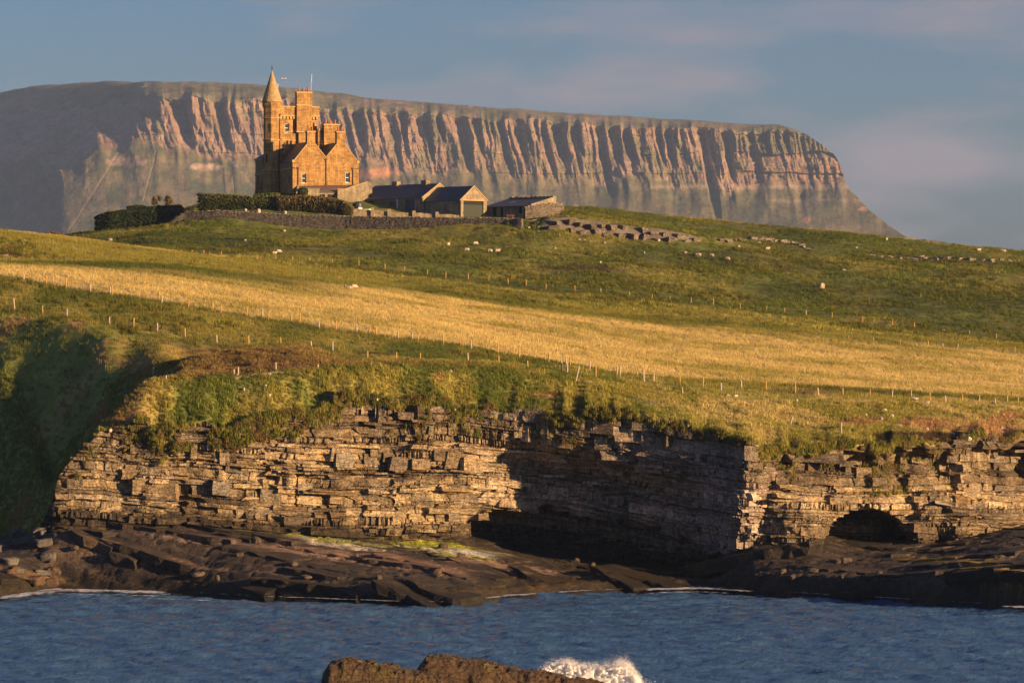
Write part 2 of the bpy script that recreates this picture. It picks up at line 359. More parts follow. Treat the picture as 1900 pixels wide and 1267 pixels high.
def hit(px, py, dmin, dmax, step=0.5):
    """where the ray through a pixel first meets the land"""
    d = np.arange(dmin, dmax, step); z = H(np.full_like(d, px), d); zr = CZ + (Y0 - py) / F * d
    k = np.nonzero(z >= zr)[0]
    dd = d[k[0]] if len(k) else d[np.argmin(zr - z)]
    x = (px - 950) / F * dd
    return Vector((x, dd, float(H(px, dd))))

GOLD = np.array((0.53, 0.42, 0.185)); OLIVE = np.array((0.25, 0.220, 0.054)); GREEN = np.array((0.113, 0.134, 0.028))
DARKG = np.array((0.060, 0.075, 0.022)); BROWN = np.array((0.23, 0.145, 0.065)); SOIL = np.array((0.36, 0.225, 0.11)); HEATH = np.array((0.085, 0.055, 0.04))
def land_col(px, d, z, x):
    """what grows where, as a colour"""
    px = np.asarray(px, float); D, Z = land.knots(px)
    py = Y0 - (z - CZ) * F / d
    n1 = fbm(x / 14, d / 30, 0, 3, 21); n2 = fbm(x / 3.0, d / 5, 0, 3, 22); n3 = fbm(x / 30, d / 40, 0, 2, 24)
    band = 0.6 * fbm(x / 60 + d / 40, d / 15.0 + x / 40, 0, 3, 31) + 0.6 * fbm(x / 16, d / 24, 0, 3, 32)          # drilling bands across the hay field
    c = np.broadcast_to(GREEN, px.shape + (3,)).copy()
    # castle side: green with paler patches
    c = mixcol(c, OLIVE, sstep(-0.25, 0.5, n1 + 0.5 * n2) * 0.75)
    c = mixcol(c, DARKG, sstep(0.05, 0.5, n3 + 0.3 * n2) * 0.6)
    c = mixcol(c, GOLD * 0.85, sstep(-8, 6, d - D[15] + 8 * n2) * (px > 960) * 0.8)        # dry grass on the skyline
    # hay field between the upper fence and the green strip
    u = (d - D[6]) / (D[8] - D[6]); e = 0.10 * n1
    hay = sstep(-0.02, 0.03, u) * (1 - sstep(0.86, 1.06, u + e + 0.10 * band))
    hay = hay * lerp(1.0, 1 - sstep(0.42, 0.80, u + 0.5 * e), 1 - sstep(430, 760, px + 120 * n1))
    hc = mixcol(np.broadcast_to(GOLD, c.shape), OLIVE * 1.15, sstep(-0.08, 0.4, band + 0.35 * n2) * 0.8)
    c = mixcol(c, hc, hay)
    # green strip beyond it, left crest
    st = sstep(0.95, 1.05, u) * (1 - sstep(D[10] - 20, D[10], d))
    c = mixcol(c, mixcol(np.broadcast_to(OLIVE * 1.15, c.shape), GREEN, sstep(-.2, .6, n1 + .4 * n2)), st * 0.8)
    crest = np.exp(-((d - D[9]) / 9.0) ** 2) * (px < 420); c = mixcol(c, GOLD, crest * 0.75)
    # between the fences
    bt = sstep(D[5] - 3, D[5] + 1, d) * (1 - sstep(D[6] - 1.5, D[6] + 0.5, d))
    c = mixcol(c, mixcol(np.broadcast_to(OLIVE, c.shape), GREEN, sstep(-.25, .35, n1 + .6 * n2)), bt)
    fs = np.exp(-((d - D[6] - 0.8) / 1.6) ** 2) * (px < 1110) * (d > D[5] + 4); c = mixcol(c, DARKG, fs * 0.8)
    # headland: turf, dry brown mound, banks
    hd = 1 - sstep(D[5] - 4, D[5] - 1, d)
    hc = mixcol(np.broadcast_to(GREEN * 1.15, c.shape), OLIVE * 1.1, sstep(-.3, .3, n2 + .5 * n1))
    mound = np.exp(-(((px - 470) / 190) ** 2)) * sstep(D[1] - 0.5, D[1] + 1.5, d); hc = mixcol(hc, BROWN, np.clip(mound * 1.1, 0, 1) * 0.85)
    strip = np.exp(-((d - D[1] - 2.5) / 2.2) ** 2) * (px > 280) * (px < 1000); hc = mixcol(hc, BROWN * 1.1, strip * 0.7)
    right = sstep(1150, 1350, px); hc = mixcol(hc, mixcol(np.broadcast_to(OLIVE * 1.25, c.shape), GOLD * .9, sstep(-.1, .5, n1 + .6 * n2)), right * 0.75)
    hollow = 1 - sstep(200, 330, px); hc = mixcol(hc, mixcol(np.broadcast_to(GREEN * 1.4 + BROWN * .15, c.shape), BROWN * 1.3, sstep(0.0, .5, n2 + .6 * n1)), hollow * 0.8)  # hollow grass and brown patches brightened in colour to lift the shade there
    c = mixcol(c, hc, hd)
    # bare earth slips above the right-hand cliff, brown heath beside them
    for (cx, cy, rx, ry, col, a) in ((1745,790,85,16,SOIL,1),(1590,785,60,9,SOIL*.9,.9),(1860,795,45,26,SOIL*1.1,1),(1700,812,90,9,HEATH,.95),(1800,820,70,8,HEATH,.9),(1060,497,70,5,HEATH*.9,.8),(1140,502,30,4,HEATH,.8),(700,660,45,6,HEATH*1.2,.9),(250,770,35,22,SOIL*.8,.8),(815,700,18,9,SOIL,.8),(1020,735,30,8,BROWN,.8),(1640,600,9,3,HEATH,.6),(1500,728,80,5,HEATH*1.8,.5),(20,470,22,9,HEATH,.8)):
        q = ((px - cx) / rx) ** 2 + ((py - cy) / ry) ** 2 + 1.3 * n2
        c = mixcol(c, col, (1 - sstep(0.5, 1.1, q)) * a)
    led = sstep(-.2, .3, d - D[12]) * (1 - sstep(-.2, .5, d - D[13])) * sstep(995, 1020, px) * (1 - sstep(1270, 1310, px)); c = mixcol(c, np.array((.17, .145, .12)), led * sstep(-.7, -.2, n2 + .3))
    c = mixcol(c, DARKG, sstep(960, 1100, d))
    return c

# mesh: fan of columns, rows measured back from the cliff edge
cols_px = np.concatenate([np.linspace(-1500, -60, 40)[:-1], np.linspace(-60, 1960, 341), np.linspace(1960, 3400, 40)[1:]])
offs = np.concatenate([np.arange(0, 64, 0.45), np.arange(64, 200, 1.0), np.arange(200, 400, 1.5), np.arange(400, 520, 1.0), np.geomspace(520, 12900, 46)])
PX, OF = np.meshgrid(cols_px, offs)
D0 = np.interp(PX, PXT, land.D[0]); DD = D0 + OF
ZZ = H(PX, DD); ZZ[0] -= 0.15
XX = (PX - 950) / F * DD
lip_d = DD[0] + 0.15; lip_z = ZZ[0] - 0.9
V = np.stack([np.concatenate([((cols_px - 950) / F * lip_d)[None], XX]), np.concatenate([lip_d[None], DD]), np.concatenate([lip_z[None], ZZ])], -1)
CC = land_col(PX, DD, ZZ, XX); CC = np.concatenate([CC[:1] * 0 + HEATH, CC])
me = mesh_np('ground', V.reshape(-1, 3), grid_faces(V.shape[0], V.shape[1]), CC.reshape(-1, 3), True)
ground = tag(link('ground', me, M_ground), kind='structure')

# ================================================================= MOUNTAIN (flat-topped, 8.4 km away)
MD = 8400.0; MS = MD / F
ysk = ([-900,-400,-150,0,60,130,200,300,420,480,580,700,900,1100,1280,1380,1450,1468,1482,1496,1512,1528,1545,1553,1560,1564,1568,1578,1590,1600,1612,1630,1650,1690,1750,1900,2300],
       [330,245,192,172,161,155,152,152,155,158,168,183,200,213,224,231,232,235,240,247,256,268,283,294,308,322,337,352,364,376,390,405,420,447,480,540,590])
yed = ([-900,-400,0,130,230,260,300,420,520,600,700,850,1000,1200,1300,1400,1450,1500,2300], [350,265,205,195,182,176,176,178,178,196,199,212,219,229,232,238,238,246,300])
ybt = ([-900,-300,0,130,200,260,320,400,450,560,700,850,1000,1150,1300,1400,1500,1590,2300], [400,350,310,300,276,280,285,300,292,322,322,330,342,352,352,349,345,345,350])
mpx = np.concatenate([np.linspace(-900, -30, 60)[:-1], np.linspace(-30, 1720, 1050), np.linspace(1720, 2300, 40)[1:]])
zs, ze, zb = (CZ + (Y0 - pchip(*t, mpx)) * MS for t in (ysk, yed, ybt))
ze = ze + 7 * fbm(mpx / 30, 0, 0, 3, 65) - 5; zb = zb + 26 * fbm(mpx / 45, 0, 0, 3, 66)
zsf = np.where(mpx > 1440, CZ + (Y0 - 232) * MS, zs)
ze = np.minimum(ze, zsf - 4); zb = np.minimum(zb, ze - 30)
gl = lambda k, v: pchip(k, v, mpx)
dturn = gl([-900,-300,0,150,330,2300], [2600,1500,900,480,0,0])       # the rim swings back on the left
dturn2 = gl([-900,-300,0,135,2300], [1900,1000,330,0,0])               # its foot swings back further left
v_scree = np.linspace(0, 1, 70); v_cliff = np.linspace(0, 1, 120)[1:]; v_top = np.linspace(0, 1, 30)[1:]; v_back = np.linspace(0, 1, 8)[1:]
nr = 70 + 119 + 29 + 7; nc = len(mpx)
MPX = np.broadcast_to(mpx, (nr, nc)); MZ = np.zeros((nr, nc)); MDp = np.zeros((nr, nc)); VC = np.zeros((nr, nc)); KIND = np.zeros((nr, nc))
vs = v_scree[:, None]; zf = 15.0; zbs = np.convolve(np.pad(zb, 60, mode='edge'), np.ones(121) / 121, 'valid')
MZ[:70] = zf + (zbs - zf) * vs + (zb - zbs) * vs ** 9; MDp[:70] = -75 - 640 * (1 - vs) ** 1.25 + dturn2; VC[:70] = 0
vc = v_cliff[:, None]; MZ[70:189] = zb + (ze - zb) * vc
MDp[70:189] = -75 * (1 - vc) ** 1.0 + lerp(dturn2, dturn, vc ** 1.2); VC[70:189] = vc
vt = v_top[:, None]; MZ[189:218] = ze + (zsf - ze) * np.sin(vt * math.pi / 2) ** 0.9; MDp[189:218] = dturn + 330 * vt; VC[189:218] = 1
vb = v_back[:, None]; MZ[218:] = zsf - (zsf - 15) * vb ** 2; MDp[218:] = dturn + 330 + 2600 * vb; VC[218:] = 1
h01 = np.clip((MZ - 15) / np.maximum(ze - 15, 1), 0, 1.2)
# gullies: (px at the rim, half width px, depth m, how far down the cliff 0..1)
G = [(249,9,22,.45),(276,7,18,.5),(300,10,15,.6),(326,16,62,1.25),(347,7,22,.4),(372,6,12,.4),(408,17,66,1.2),(426,7,20,.5),(451,9,26,.5),(470,12,22,.8),(500,14,40,.9),(535,9,24,.6),(560,8,26,.6),(590,10,38,.7),(612,7,24,.6),(638,10,34,.8),(659,12,46,1.1),(682,6,24,.4),(698,6,26,.45),(729,13,56,1.1),(751,6,26,.5),(770,8,34,.55),(792,10,44,.75),(818,8,34,.5),(836,5,14,.5),(850,12,60,1.25),(878,8,36,.55),(892,5,22,.4),(906,5,24,.45),(920,6,28,.7),(933,7,34,.8),(947,7,32,.8),(963,9,44,.6),(978,5,14,.8),(992,6,30,.4),(1014,8,32,1.0),(1040,13,58,1.2),(1060,6,20,.9),(1074,8,36,.6),(1092,5,18,.5),(1108,9,42,.95),(1132,12,52,1.1),(1155,9,40,.6),(1173,7,34,.55),(1190,7,34,.5),(1203,5,16,.8),(1216,9,42,.6),(1238,8,40,.55),(1252,5,20,.3),(1264,6,24,.5),(1280,5,18,.5),(1300,14,74,1.5),(1320,9,40,.7),(1342,10,38,.7),(1365,6,20,.3),(1387,12,48,.8),(1408,6,20,.4),(1424,8,32,.45),(1440,6,18,.4),(1461,8,34,.45),(1485,4,10,.9),(1518,4,8,.9),(1548,4,8,.9),(225,6,12,.4)]
down = 1 - VC                                           # 0 at the rim, 1 at the cliff foot
down = np.where(np.arange(nr)[:, None] < 70, 1 + (1 - np.clip(np.linspace(0, 1, 70), 0, 1)).mean() * 0 + np.pad((1 - v_scree), (0, nr - 70))[:, None], down)
lean = 24 * np.clip(down, 0, 3) ** 1.1
wob = 5 * fbm(MPX / 22, MZ / 60, 0, 3, 71)
q = MPX - lean + wob
gd = np.zeros((nr, nc))
for (c, w, dep, ln) in G:
    big = c == 1300
    c = c + 7 * float(vnoise(c / 3.7, 9, 0, 70)); w = w * (1.0 + .45 * float(vnoise(c / 6.1, 5, 0, 64)))
    rj = 0.62 + 0.45 * float(vnoise(c / 7.3, 0, 0, 68)); ln = 1.15 if big else min(ln, .85) * (0.85 + .25 * float(vnoise(c / 5.1, 3, 0, 69)))
    w2 = w * 1.35 * np.clip(1.0 - 0.62 * down / (ln + .25), .3, 1)
    s = np.clip(1 - np.abs(q - c) / w2, 0, 1)
    env = sstep(-0.06, 0.10, down) * (1 - sstep(ln * 0.75, ln * 1.15 + 0.1, down))
    gd = np.maximum(gd, dep * rj * np.minimum(s * 1.5, 1) * env)
rib = 9 * (np.abs(fbm(q / 34, MZ / 170, 0, 3, 72)) * 2 - 0.35) * sstep(0.0, 0.2, down) * (1 - sstep(0.8, 1.4, down) * 0.9)
rock = sstep(0.02, 0.2, VC) * (1 - sstep(0.97, 1.0, VC))
layer = (6 * fbm(MZ / 9.0, q / 260, 0, 3, 73) + 4 * np.sign(np.sin(MZ / 6.5 + 1.5 * fbm(q / 60, MZ / 40, 0, 2, 74)))) * rock * (0.45 + 0.8 * sstep(1340, 1420, MPX))
rough = (7 * fbm(q / 11, MZ / 18, 0, 4, 75) + 6 * fbm(q / 5, MZ / 30, 0, 2, 79) * rock) * (0.25 + 0.75 * rock)
rills = 4.0 * (1 - sstep(0.02, 0.4, VC)) * fbm(q / 30, MZ / 60, 0, 2, 76) * sstep(60, 160, MZ)
topn = 10 * fbm(MPX / 40, MDp / 60, 0, 4, 77) * sstep(0.99, 1.0, VC)
MDs = MDp.copy()
MDp = MDp + gd + rib + layer + rough + rills
MZ = MZ + topn * 0.35 - 0.30 * gd * np.where(VC >= 1, np.clip(1 - (MDs - dturn) / 70.0, 0, 1), sstep(.8, 1, VC))
foothill = 105 * np.exp(-((MPX - 20) / 95) ** 2) * np.exp(-((np.arange(nr)[:, None] - 22) / 9.0) ** 2)
cap = zs + 1.5 * fbm(mpx / 8, 0, 0, 2, 78)
capd = cap - 0.05 * np.clip(MDs + 90, -40, 900) * sstep(1440, 1500, MPX)
MZ = np.minimum(MZ, np.where(MPX > 1440, capd, 9999)); MZ = np.maximum(MZ, 10); MZ = MZ + foothill * 0.6
ROCKC = np.array((0.24, 0.155, 0.105)); PALE = np.array((0.26, 0.205, 0.16)); MG = np.array((0.105, 0.100, 0.042)); MGD = np.array((0.068, 0.076, 0.036)); MTOP = np.array((0.17, 0.15, 0.07))
n1 = fbm(q / 16, MZ / 26, 0, 4, 81); n2 = fbm(q / 45, MZ / 18, 0, 4, 82)
mc = mixcol(np.broadcast_to(MGD, (nr, nc, 3)).copy(), MG, sstep(-.3, .4, n2))
mc = mixcol(mc, ROCKC * .8, sstep(0.15, 0.5, fbm(q / 14, MZ / 45, 0, 4, 83)) * (1 - sstep(0, .1, VC)) * sstep(120, 260, MZ) * 0.3)
grassy = sstep(0.0, 0.45, n1 + 0.25 * sstep(15, 45, gd) - 0.55 * sstep(.8, .98, VC) + 0.18 * sstep(560, 1000, MPX) * (1 - sstep(1340, 1420, MPX)))
rc = mixcol(np.broadcast_to(ROCKC, (nr, nc, 3)).copy(), PALE, sstep(-.1, .5, fbm(MZ / 8, q / 200, 0, 3, 84)) * (0.4 + 0.6 * sstep(1340, 1420, MPX)))
rc = mixcol(rc, MG * 1.15, grassy * 0.75)
yb2 = Y0 - (MZ - CZ) / MS
upper_grass = sstep(1300, 1400, MPX) * sstep(-14, 4, 282 - yb2 - (1490 - MPX) * 0.05 + 10 * n1); rc = mixcol(rc, MG * 1.1, upper_grass * 0.8)
mc = mixcol(mc, rc, sstep(0.02, 0.16, VC + 0.16 * n1 + .05))
band = np.exp(-((yb2 - (346 + 5 * n2) ) / 4.0) ** 2) * sstep(1080, 1250, MPX) + np.exp(-((yb2 - 372 - 3 * n2) / 3.0) ** 2) * sstep(1380, 1480, MPX)
mc = mixcol(mc, PALE * .9, np.clip(band, 0, 1) * 0.8)
mc = mixcol(mc, mixcol(np.broadcast_to(MTOP, (nr, nc, 3)).copy(), MG, sstep(-.1, .4, n2)), sstep(0.90, 0.985, VC + 0.10 * n1 - 0.03))
for (x0, y0, x1, y1, w) in ((222,282,128,430,2.2),(291,280,266,375,1.8),(425,290,470,345,4),(432,330,436,372,1.8),(180,300,150,330,1.5)):   # pale stream cuts and stone tracks on the scree
    t = np.clip((yb2 - y0) / (y1 - y0), 0, 1); cx = x0 + (x1 - x0) * t + 2 * n1
    k = np.exp(-((MPX - cx) / w) ** 2) * (yb2 > y0) * (yb2 < y1); mc = mixcol(mc, PALE * .8, k * 0.55); MDp = MDp + 2 * k
for (cx, cy, rx, ry, cc) in ((1495,408,9,6,(0.40,.20,.14)),(1602,388,9,5,(.45,.26,.19)),(700,322,40,12,(.42,.20,.10)),(240,300,40,9,(.34,.24,.19)),(380,310,35,7,(.34,.24,.18))):
    mc = mixcol(mc, cc, (1 - sstep(.4, 1.1, ((MPX - cx) / rx) ** 2 + ((yb2 - cy) / ry) ** 2 + .8 * n1)) * 0.8)
DM = MD + MDp
V = np.stack([(MPX - 950) / F * (MD + MDs), DM, MZ], -1)
# keep the drawn outline: heights were measured at 8.4 km, so scale them by the true distance of the rim
V[..., 2] = CZ + (V[..., 2] - CZ) * np.where(VC >= 1, 1 + np.clip(MDp, 0, 2000) / MD, 1 + np.clip(MDp, -800, 2000) / MD)
me = mesh_np('mountain', V.reshape(-1, 3), grid_faces(nr, nc), mc.reshape(-1, 3), False)
mountain = tag(link('mountain', me, M_mount), kind='structure')
mountain['label'] = 'flat-topped mountain with fluted cliffs and scree behind the castle'

# ================================================================= SEA CLIFF
ybase = ([60,100,300,500,700,850,1000,1150,1300,1345,1400,1530,1700,1800,1900,2200], [985,978,978,986,996,1002,1028,1052,1062,1045,1012,1006,1006,990,968,960])
cl_px = np.arange(60, 2201, 2.0)
d_top = np.interp(cl_px, PXT, land.D[0]); z_top = np.interp(cl_px, PXT, land.Z[0])
z_bas = CZ + (Y0 - pchip(*ybase, cl_px)) / F * (d_top + 2)
def f_dtop(px): return np.interp(px, cl_px, d_top)
def f_ztop(px): return np.interp(px, cl_px, z_top)
def f_zbas(px): return np.interp(px, cl_px, z_bas)
def recess(px, z):
    """how far the rock stands behind the top edge: the big sea cave, the small cave, the right-hand shelf"""
    px = np.asarray(px, float); z = np.asarray(z, float); d = f_dtop(px); py = Y0 - (z - CZ) * F / d
    r = 9.0 * np.exp(-(np.abs(px - 1120) / 190) ** 2.6) * sstep(15.6, 11.0, z + (px - 1120) * 0.010 + .5 * fbm(px / 40, 0, 0, 2, 49))
    arch = 1.2 + 4.2 * np.clip(1 - ((px - 1085) / 235) ** 2, 0, 1) ** .7 + .5 * fbm(px / 30, 0, 0, 2, 45)
    r = r + 7.0 * sstep(arch + .5, arch - .5, z - f_zbas(px)) * sstep(845, 880, px) * (1 - sstep(1325, 1345, px))       # arched undercut
    r = r - 1.6 * sstep(20.5, 15.0, z) * (1 - sstep(820, 950, px))                   # left face batters out downwards
    r = r - 1.5 * sstep(940, 975, py) * (1 - sstep(700, 860, px))
    q = ((px - 1606) / 80) ** 2 + (np.clip(1012 - py, 0, 999) / 66) ** 2
    r = r + 9.0 * sstep(1.15, 0.75, q) * sstep(935, 950, py)                          # small cave
    r = r + 2.2 * sstep(885, 868, py + 6 * vnoise(px / 35, 0, 0, 50)) * sstep(1415, 1460, px) * sstep(.5, 2.0, f_ztop(px) - z)
    r = r - 2.2 * sstep(900, 960, py) * sstep(1420, 1480, px) * (1 - sstep(1500, 1540, px) * (1 - sstep(1680, 1720, px)))
    r = r - 3.2 * sstep(935, 945, py + (px - 1800) * -0.16) * sstep(1735, 1790, px)   # shelf
    return r
def relief(px, z):
    x = (np.asarray(px) - 950) / 15.8
    k = sstep(0.0, 3.0, f_ztop(px) - z)
    amp = 1 + .7 * sstep(1220, 1420, px)
    return amp * (2.7 * fbm(x / 8.5, z / 14, 0, 3, 41) + 0.8 * fbm(x / 2.4, z / 4, 0, 2, 42)) * (.25 + .75 * k) - 0.45 * (1 - k)
bed_off = lambda px: np.interp(px, [60, 850, 1300, 1400, 1900, 2200], [0, -1.9, -6.2, -6.6, -8.6, -10])
# rock colours by place
TAN = np.array((0.33, 0.24, 0.135)); LIGHT = np.array((0.49, 0.38, 0.235)); GREYR = np.array((0.27, 0.235, 0.185)); RUST = np.array((0.27, 0.15, 0.06)); DKB = np.array((0.095, 0.07, 0.048)); WET = np.array((0.045, 0.036, 0.028)); PINK = np.array((0.37, 0.29, 0.26))
def cliff_col(px, z, r1, r2):
    py = Y0 - (z - CZ) * F / f_dtop(px)
    zt = f_ztop(px)
    c = lerp(TAN, LIGHT, r1) if r2 < 0.55 else (lerp(TAN, GREYR, r1) if r2 < 0.78 else (lerp(TAN, RUST, r1 * .8) if r2 < 0.88 else lerp(DKB, TAN, r1 * .6)))
    c = np.array(c)
    top = 1 - sstep(0.5, 6.0, zt - z); c = lerp(c, lerp(DKB, GREYR, r1 * .7), top * 0.75)           # weathered cap beds
    dk = sstep(.12, .5, fbm(px / 75, z / 2.4, 0, 3, 47)); c = lerp(c, DKB * (0.8 + .9 * r1), dk * 0.75)
    c = lerp(c, DKB * (1 + r1), .45 * sstep(1420, 1480, px) * sstep(.35, .65, float(vnoise(px / 50., z / 1.8, 0, 51)) * .5 + .5))
    pinkz = math.exp(-((px - 1330) / 75) ** 2) * sstep(830, 880, py); c = lerp(c, PINK * (0.75 + .5 * r1 + .8 * float(sstep(.0, .5, vnoise(px / 11., z / 14., 0, 48)))), pinkz * 0.9)
    cave = math.exp(-(abs(px - 1150) / 215) ** 3) * sstep(1.5, 5, zt - z); c = lerp(c, lerp(GREYR * 1.1, PINK * 1.5, r1), cave * 0.85)  # recess wall lightened in colour, standing in for missing fill light
    lim = pchip([60, 400, 800, 1000, 1300, 1500, 1900, 2200], [945, 955, 985, 990, 1040, 1010, 985, 970], np.array([px]))[0]
    wet = sstep(lim - 14, lim + 14, py + 22 * (r1 - .5)); c = lerp(c, lerp(WET, DKB, r2 * .7), wet * 0.92)
    return c

# block template: a box with its edges cut once more (26 vertices, 24 quads)
_t = {}; tv = []; tf = []
for ax in range(3):
    for s in (-1, 1):
        idx = {}
        for a in (-1, 0, 1):
            for b in (-1, 0, 1):
                p = [0, 0, 0]; p[ax] = s; p[(ax + 1) % 3] = a; p[(ax + 2) % 3] = b; p = tuple(p)
                if p not in _t: _t[p] = len(tv); tv.append(p)
                idx[(a, b)] = _t[p]
        for a in (-1, 0):
            for b in (-1, 0):
                f = [idx[(a, b)], idx[(a + 1, b)], idx[(a + 1, b + 1)], idx[(a, b + 1)]]
                tf.append(f if s > 0 else f[::-1])
TV = np.array(tv, float); TF = np.array(tf)
CORN = np.array([(i, j, k) for i in (-1, 1) for j in (-1, 1) for k in (-1, 1)], float)
TW = np.prod((1 + TV[:, None, :] * CORN[None]) / 2, axis=2)       # trilinear weights of the eight corners
def block(center, ax, half, rng, jit=0.10, mid=0.03, chip=0.3):
    """a split, angular block: flat faces through shifted corners, now and then a corner knocked off"""
    c = CORN + rng.normal(0, jit, CORN.shape) * np.array([1, .5, 1])
    if rng.random() < chip: k = rng.integers(8); c[k] *= rng.uniform(.55, .8)
    v = TW @ c + rng.normal(0, mid, TV.shape)
    v = v * np.asarray(half)
    return np.asarray(center) + v @ np.asarray(ax)

rng = np.random.default_rng(5)
Bv, Bc, Barea = [], [], []
b0 = 0.0; beds = []
while b0 < 29:
    th = float(rng.choice([0.20, 0.30, 0.48, 0.75, 1.1, 1.6], p=[.20, .22, .18, .16, .14, .10])) * rng.uniform(0.85, 1.15)
    beds.append((b0, th)); b0 += th
BE = np.array([q[0] for q in beds] + [b0]); PROT = rng.normal(0, .40, len(beds)); BTONE = rng.uniform(.72, 1.25, len(beds)); BW = rng.uniform(12, 60, len(beds))
def place(pc, z, w, hh, off, rng, dep=None, tone=None, yawj=.12):
    rec = float(recess(pc, z)); d = float(f_dtop(pc)) + rec + float(relief(pc, z)) - off
    x = (pc - 950) / F * d; e = 8.0
    d2 = float(f_dtop(pc + e)) + float(recess(pc + e, z)); d1 = float(f_dtop(pc - e)) + float(recess(pc - e, z))
    t = np.array([(pc + e - 950) / F * d2 - (pc - e - 950) / F * d1, np.clip(d2 - d1, -2.2, 2.2), 0.0]); t /= np.linalg.norm(t)
    yaw = rng.normal(0, yawj); ct, st = math.cos(yaw), math.sin(yaw); t = np.array([t[0]*ct - t[1]*st, t[0]*st + t[1]*ct, 0])
    nrm = np.array([t[1], -t[0], 0.0]); t3 = np.array([t[0], t[1], rng.normal(-0.06, 0.03)]); t3 /= np.linalg.norm(t3)
    if dep is None: dep = 1.6 if rec > -3 else 4.5
    lean = rng.normal(0.02, 0.06); up = np.array([nrm[0] * lean, nrm[1] * lean, 1.0])
    v = block(np.array([x, d, z]) - nrm * dep, np.stack([t3, nrm, up]), (w * .5 * 1.01, dep, hh * .5), rng, .07, .035, .35)
    r1 = rng.random(); r2 = rng.random() * .55 + .45 * float(vnoise(pc / 60.0, z / 2.0, 0, 12) * .5 + .5)
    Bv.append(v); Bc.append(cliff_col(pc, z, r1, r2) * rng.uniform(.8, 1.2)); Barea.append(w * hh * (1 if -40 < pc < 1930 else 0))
for k, (b, th) in enumerate(beds):
    prot = PROT[k]; btone = BTONE[k]
    px = 66.0 + rng.uniform(0, 10); seg_end = 0; seg_off = 0; seg_fine = 1.0
    while px < 2190:
        if px > seg_end:                                       # joint-bounded bays: each stands a little in or out
            seg_end = px + rng.uniform(25, 150); seg_off = rng.normal(0, 0.26); seg_fine = rng.choice([.6, 1, 1, 1.7])
        w = min(max(th ** 0.4 * rng.lognormal(1.0, 0.55) * seg_fine, 0.4), 9.0)
        if 1440 < px < 1760: w = min(w, rng.uniform(.6, 2.6))
        if px < 220 or 1290 < px < 1425: w = min(w, rng.uniform(.5, 1.7))
        pc = px + w * 7.9; px += w * 15.8
        z = b + th / 2 + float(bed_off(pc)) + 0.45 * math.sin(pc / 130.0) + .25 * float(vnoise(pc / 60., 0, 0, 14))
        zt, zb_ = float(f_ztop(pc)), float(f_zbas(pc)); upper = zt - z
        if z + th * .5 > zt + .12 or z < zb_ - 1.5: continue
        py = Y0 - (z - CZ) * F / float(f_dtop(pc))
        if ((pc - 1606) / 74) ** 2 + (max(1008 - py, 0) / 60) ** 2 < 1 and py > 930: continue
        if rng.random() < 0.03: continue                       # fallen out: a dark socket
        off = prot * (0.5 + 0.9 * float(vnoise(pc / 160.0, k * 3.1, 0, 9))) + seg_off * .5 * sstep(0, 1.5, upper) - .20 + rng.normal(0, 0.13) + (0.4 if rng.random() < 0.05 else 0)
        hh = th * 1.03
        if th > .5 and w > 1.4 and rng.random() < .35:          # split along a lamina
            f_ = rng.uniform(.3, .7); place(pc, z - th * (1 - f_) / 2, w, th * f_ * .95, off, rng); place(pc, z + th * f_ / 2, w * rng.uniform(.8, 1), th * (1 - f_) * .95, off + rng.normal(0, .16), rng)
        else: place(pc, z, w, hh, off, rng)
        Bc[-1] = Bc[-1] * btone
# tall jointed columns in the cap bed, and big fallen-in slabs on the face
for a_, b_, u0, u1, hm in ((640, 1040, .5, 2.4, 1.9), (1100, 1420, .6, 2.8, 1.7), (1430, 1720, .8, 3.4, 1.4), (250, 330, .7, 2.4, 1.9), (360, 560, 1.2, 2.8, 1.7), (1760, 1960, .8, 2.8, 1.3)):
    px = a_
    while px < b_:
        w = rng.uniform(.45, 1.2); hh = hm * rng.uniform(.6, 1.15); zt = float(f_ztop(px))
        if rng.random() < .30: place(px, zt - rng.uniform(u0, u1) * .9 - hh * .5, w, hh, rng.normal(.35, .22), rng, None, None, .3)
        px += w * 15.8 * rng.uniform(.7, 1.3)
for _ in range(40):
    px = rng.uniform(160, 1280) if rng.random() < .7 else rng.uniform(1450, 1900); z = lerp(float(f_zbas(px)), float(f_ztop(px)), rng.uniform(.15, .8))
    py = Y0 - (z - CZ) * F / float(f_dtop(px))
    if ((px - 1606) / 110) ** 2 + (max(1008 - py, 0) / 90) ** 2 < 1: continue
    place(px, z, rng.uniform(1.5, 3.4), rng.uniform(.9, 2.2), rng.normal(.28, .15), rng)
Bv = np.array(Bv); Bc = np.array(Bc); order = np.argsort(-np.array(Barea))
# backing rock behind the blocks (keeps every gap closed, forms the cave walls)
bpx = np.concatenate([np.arange(62, 1960, 1.7), np.arange(1960, 2200, 6.0)]); bz = np.linspace(0, 1.0, 165)
BP, BZ = np.meshgrid(bpx, bz)
zt, zb_ = f_ztop(BP), f_zbas(BP); BZ = zb_ - 2.0 + (zt - zb_ + 1.9) * BZ
bc_ = BZ - bed_off(BP) - .45 * np.sin(BP / 130.0) - .25 * vnoise(BP / 60., 0, 0, 14)
KB = np.clip(np.searchsorted(BE, bc_.ravel()) - 1, 0, len(beds) - 1).reshape(BP.shape)
fz = (bc_ - BE[KB]) / (BE[KB + 1] - BE[KB]); thk = BE[KB + 1] - BE[KB]
jw = BW[KB] * (1 + .8 * vnoise(BP / 210., KB * 1.7, 0, 15)); cx_ = BP / jw + 7.3 * KB + .35 * vnoise(BP / 25., BZ / .7, 0, 16)
CI = np.floor(cx_); fx = (cx_ - CI) * jw / 15.8
cell = _hash(CI, KB, CI * 0, 5) * 2 - 1; cell2 = _hash(CI, KB, CI * 0, 6)
edge = np.minimum(np.minimum(fz, 1 - fz) * thk, .25)                  # metres to the nearest bedding plane
